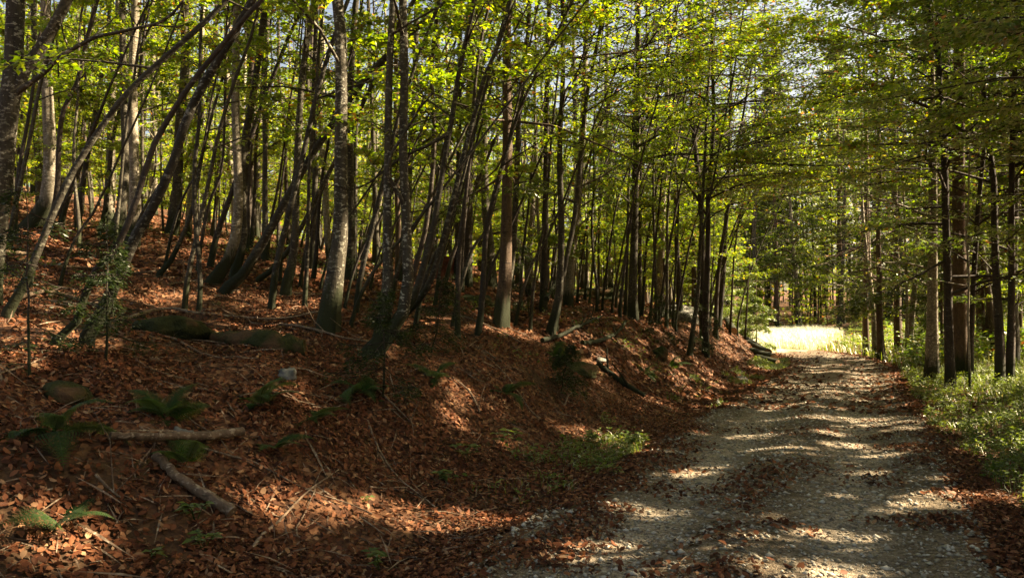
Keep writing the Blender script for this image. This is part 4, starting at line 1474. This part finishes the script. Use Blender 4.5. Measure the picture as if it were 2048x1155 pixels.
rock('limestone_rock', 'rock', 'flat grey stone at the gravel edge near fallen logs', 1480, 760, (.2, .25, .1), M_STONE, .3, 13)

# rotten stump
p, d = hit(893, 562)
st = empty('tree_stump', (p[0], p[1], gz(p[0], p[1])), 'reddish rotten stump beside the two dark trunks', 'stump')
bf = Buf()
sw = 22 * d / FPX
z = np.linspace(-.1, sw * 2.2, 8)
tube(bf, np.stack([z * 0, z * 0, z], -1), sw * np.array([1.25, 1.1, 1, .97, .95, .94, .95, .9]), 16, lump=.06, cap=True)
link('stump_wood', bf.mesh('stump_wood', M_ROT, True), st)

# cut logs at the bend
GL = 'cut logs stacked at the road bend'
CUT = [(-4.15, 33.6, .55, .17, 2.6, 0.5, 'brown cut log lowest in the stack at the bend'),
       (-4.55, 34.6, .80, .15, 2.4, 0.42, 'orange ended cut log on top of the stack at the bend'),
       (-3.75, 31.8, .35, .20, 1.7, 0.75, 'stubby cut log fallen nearest the gravel at the bend'),
       (-5.2, 33.4, 1.25, .16, 3.4, 0.25, 'long barked log lying highest on the bank at the bend'),
       (-3.45, 30.6, .22, .15, 1.2, 1.0, 'knobbly short log end resting beside the gravel at the bend')]
for (x, y, z, r, L, a, lab) in CUT:
    c = empty('cut_log', (x, y, gz(x, y) + r * .75), lab, 'log', GL)
    t = np.linspace(-.5, .5, 10)[:, None] * L
    P = t * np.array([[math.sin(-a) * .8, math.cos(a) * .8, .12]]) * -1
    bf = Buf()
    tube(bf, P, np.full(10, r) * rng.uniform(.95, 1.05, 10), 14, lump=.04, cap=False)
    link('bark', bf.mesh('bark', M_BARK_SPRUCE, True), c)
    for e in (0, 9):
        ef = Buf()
        dr = unit(P[e] - P[5])
        tube(ef, np.array([P[e] - dr * .03, P[e] + dr * .006]), np.array([r * .94, r * .93]), 14)
        link('cut_end', ef.mesh('cut_end', M_CUTWOOD), c)
# fallen rail-like log hung between trunks behind the dense sapling
fallen('fallen_log', 'log', 'level fallen trunk with sawn sunlit end among trunks near the bend', [(1340, 640), (1390, 642), (1460, 648)], .09, .10, M_BARK, .35, 2)


# ------------------------------------------------------------------ single seedlings on the leaf floor
def seedling(px, py, label, h=.22, n=9, leaf=.09):
    p, d = hit(px, py)
    z = gz(p[0], p[1])
    root = empty('seedling', (p[0], p[1], z), label, 'seedling')
    bf = Buf()
    m = 3
    pos, ds = [], []
    for k in range(m):
        a = rng.uniform(0, 6.28)
        e = np.array([math.cos(a) * h * .5, math.sin(a) * h * .5, h * rng.uniform(.7, 1.1)])
        tube(bf, np.array([[0, 0, -.02], e * .5 + np.array([0, 0, h * .1]), e]), np.array([.004, .003, .002]), 4)
        for j in range(n):
            b = 2 * PI * j / n + rng.normal(0, .3)
            pos.append(e * rng.choice([.6, .85, 1, 1]))
            ds.append([math.cos(b), math.sin(b), rng.uniform(-.25, .25)])
    link('stem', bf.mesh('stem', M_FERN), root)
    q = len(pos)
    L = leaf * rng.uniform(.7, 1.25, q)
    V, F = leaf_quads(np.array(pos), np.array(ds), unit(np.array([0, 0, 1.0]) + rng.normal(0, .25, (q, 3))), L, L * .5)
    lf = Buf(); lf.add(V, F)
    link('leaves', lf.mesh('leaves', M_HERB), root)


seedling(885, 970, 'small seedling in leaves left of the pale grey twig', .12)
seedling(933, 925, 'leafy seedling standing below the straight stick on the bank', .2)
seedling(1015, 905, 'taller leafy seedling on the bank above the pale grey twig', .28)
seedling(408, 1105, 'rosette seedling on leaves below the short brown log', .12, 9, .07)
seedling(305, 1120, 'bright yellow green seedling on the nearest leaves', .08, 4, .07)
seedling(392, 1045, 'dark rosette seedling at the tip of the short brown log', .13, 9, .08)
seedling(1185, 890, 'seedling beside the sunlit leaves at the road gutter', .2)
seedling(1255, 905, 'seedling half hidden in the gutter weeds', .2)
seedling(1230, 955, 'yellow green seedling on dark leaves at the gravel edge', .12, 6, .06)
seedling(760, 1150, 'clump of green weeds at the lower picture edge by gravel', .16, 12, .07)
seedling(735, 1010, 'tiny seedling between two sunlit leaf patches', .07, 4, .05)
seedling(1100, 965, 'tiny seedling at the end of the pale grey twig', .08, 6, .05)

# ------------------------------------------------------------------ canopy gaps, leaves cut away along sun rays to light chosen spots
SUNV = np.array([math.sin(SUN_AZ) * math.cos(SUN_EL), math.cos(SUN_AZ) * math.cos(SUN_EL), math.sin(SUN_EL)])
GAPS = [(60, 1040, .35), (110, 1080, .3), (20, 1010, .25), (150, 1110, .2), (560, 1020, .3), (610, 1030, .3), (660, 1015, .2), (790, 1030, .35), (850, 1045, .35), (930, 1040, .25), (1000, 1050, .2),
        (1130, 860, .25), (1190, 875, .35), (1240, 890, .3), (1290, 905, .2),
        (1200, 715, .3), (1215, 740, .25), (910, 780, .2), (905, 840, .2), (1400, 790, .5), (1440, 800, .4), (1500, 770, .4), (1530, 740, .5), (1280, 690, .3), (1150, 690, .25), (870, 640, .25), (830, 610, .25),
        (30, 470, .6), (80, 480, .6), (130, 500, .5), (40, 515, .4), (190, 530, .4), (30, 650, .3), (480, 590, .4), (600, 610, .5), (620, 545, .5), (660, 560, .4), (380, 440, .6), (330, 440, .5), (520, 470, .6), (980, 560, .6), (960, 545, .5),
        (1700, 840, .4), (1650, 835, .3), (1780, 850, .4), (1660, 730, .6), (1700, 745, .5), (1620, 775, .4), (1600, 700, .8), (1680, 715, .6), (1750, 770, .4), (1640, 790, .3), (1230, 1100, .25), (1180, 1110, .2), (1300, 1030, .2), (1250, 1010, .15), (1500, 1085, .25), (1450, 1100, .2), (1850, 1010, .3), (1650, 1080, .3), (1880, 990, .25), (1600, 1140, .3), (1780, 905, .3), (1560, 900, .3),
        (1900, 780, .5), (1950, 800, .5), (2000, 850, .5), (1930, 860, .4), (1870, 760, .4), (2020, 1000, .3), (1800, 725, .6), (1750, 720, .5), (1980, 780, .5), (2040, 900, .4)]
RO, RR = [], []
for px, py, r in GAPS:
    p, d = hit(px, py)
    if p is not None:
        RO.append(p)
        RR.append(r * 1.05)
for k, spots in ((21, [(690, 120), (692, 170), (692, 215), (688, 500), (686, 545)]), (1, [(95, 330), (95, 380), (88, 415), (97, 200)]), (7, [(275, 30), (275, 80), (272, 240), (270, 120)]),
                 (9, [(306, 60), (306, 130), (306, 260)]), (13, [(474, 180), (474, 230), (476, 290)]), (45, [(1868, 470), (1868, 540), (1868, 610)]), (39, [(1217, 190), (1217, 260), (1217, 60)])):
    for px, py in spots:
        RO.append(CAM + ray(px, py) * PATHS[TREES[k][0]][5])
        RR.append(.3)
for k in range(45):
    px, py = rng.uniform(1380, 1620), rng.uniform(300, 640)
    RO.append(CAM + ray(px, py) * rng.uniform(25, 38))
    RR.append(rng.uniform(.5, 1.0))
for k in range(60):
    y = 5 + 30 * rng.random()
    x = float(road_cx(y)) + rng.uniform(-1.5, 1.5)
    RO.append(np.array([x, y, gz(x, y)]))
    RR.append(rng.uniform(.10, .26))
for k in range(260):
    px, py = rng.uniform(0, 1500), 80 + 480 * rng.random() ** .7
    RO.append(CAM + ray(px, py) * rng.uniform(21, 46))
    RR.append(rng.uniform(.6, 1.1))
for k in range(230):
    px, py = rng.uniform(1560, 2048), rng.uniform(0, 600)
    RO.append(CAM + ray(px, py) * rng.uniform(15, 34))
    RR.append(rng.uniform(.2, .5))
for (x, y, z, r, L, a, lab) in CUT:
    RO.append(np.array([x, y, gz(x, y) + .3]))
    RR.append(.9)
for x, y, z in ((-4.75, 36.5, 1.0), (-4.75, 36.5, 2.4), (-5.9, 38.5, 1.5), (-5.9, 38.5, 3.2), (-4, 39, .3), (-3, 41, .3), (-1.5, 40, .5), (-5, 44, .3), (-5.5, 48, .3), (-5.5, 52, .3), (-5.6, 57, .3)):
    RO.append(np.array([x, y, gz(x, y) + z]))
    RR.append(1.6)
for x in (-8.2, -5.8, -3.4):
    for y in np.arange(41.5, 66, 3.2):
        RO.append(np.array([x, y, gz(x, y) + .3]))
        RR.append(1.9)
for k in range(34):
    px, py = rng.uniform(1470, 1620), rng.uniform(430, 670)
    RO.append(CAM + ray(px, py) * rng.uniform(29, 42))
    RR.append(1.3)
RO, RR = np.array(RO), np.array(RR)
for o in [o for o in COL.objects if o.name.split('.')[0] == 'crown' and o.parent]:
    b = o.parent
    me = o.data
    nv = len(me.vertices)
    co = np.empty(nv * 3, np.float32)
    me.vertices.foreach_get('co', co)
    C = co.reshape(-1, 4, 3).mean(1) * b.scale[0]
    c_, s_ = math.cos(b.rotation_euler[2]), math.sin(b.rotation_euler[2])
    C = np.stack([C[:, 0] * c_ - C[:, 1] * s_ + b.location[0], C[:, 0] * s_ + C[:, 1] * c_ + b.location[1], C[:, 2] + b.location[2]], -1)
    mid = (C.min(0) + C.max(0)) / 2
    rad = np.linalg.norm(C.max(0) - C.min(0)) / 2
    w0 = mid - RO
    dd = np.linalg.norm(w0 - (w0 @ SUNV)[:, None] * SUNV, axis=1)
    sel = np.where((dd < rad + RR) & (w0 @ SUNV > -rad))[0]
    kill = np.zeros(len(C), bool)
    rag = rng.uniform(.75, 1.25, len(C))
    for q in sel:
        W = C - RO[q]
        t = W @ SUNV
        d2 = np.linalg.norm(W - t[:, None] * SUNV, axis=1)
        kill |= (t > 1.2) & (d2 < RR[q] * rag)
    if kill.any() and not kill.all():
        V = co.reshape(-1, 4, 3)[~kill].reshape(-1, 3)
        o.data = mesh_np('crown', V, [(np.arange(len(V)).reshape(-1, 4), 0)], [me.materials[0]])

# ------------------------------------------------------------------ light, sky, camera
w = bpy.data.worlds.new('World')
scene.world = w
w.use_nodes = True
nt = w.node_tree
sky = nt.nodes.new('ShaderNodeTexSky')
sky.sky_type = 'NISHITA'
sky.sun_disc = False
sky.dust_density = 4.0
sky.ozone_density = 0.6
sky.sun_elevation = SUN_EL
sky.sun_rotation = SUN_AZ
bg = nt.nodes['Background']
bg.inputs['Strength'].default_value = 0.052
nt.links.new(sky.outputs[0], bg.inputs['Color'])

sd = bpy.data.lights.new('sun', 'SUN')
sd.energy = 5.0
sd.angle = math.radians(0.55)
sd.color = (1.0, 0.93, 0.80)
so = bpy.data.objects.new('sun', sd)
COL.objects.link(so)
S = Vector((math.sin(SUN_AZ) * math.cos(SUN_EL), math.cos(SUN_AZ) * math.cos(SUN_EL), math.sin(SUN_EL)))
so.rotation_euler = (-S).to_track_quat('-Z', 'Y').to_euler()
so.location = (30, 20, 40)

cd = bpy.data.cameras.new('camera')
cd.sensor_width = 36
cd.lens = FPX / 2048 * 36
cd.clip_end = 2000
co = bpy.data.objects.new('camera', cd)
COL.objects.link(co)
co.location = tuple(CAM)
co.rotation_euler = (PI / 2 + PITCH, 0, YAW)
scene.camera = co

scene.view_settings.view_transform = 'Standard'
scene.view_settings.look = 'None'
scene.view_settings.exposure = 2.45
scene.view_settings.use_white_balance = True
scene.view_settings.white_balance_temperature = 8300
scene.view_settings.white_balance_tint = 12
scene.view_settings.gamma = 1
cy = scene.cycles
cy.max_bounces = 6
cy.diffuse_bounces = 4
cy.glossy_bounces = 2
cy.transmission_bounces = 2
cy.sample_clamp_indirect = 6
cy.use_denoising = True
scene.render.film_transparent = False
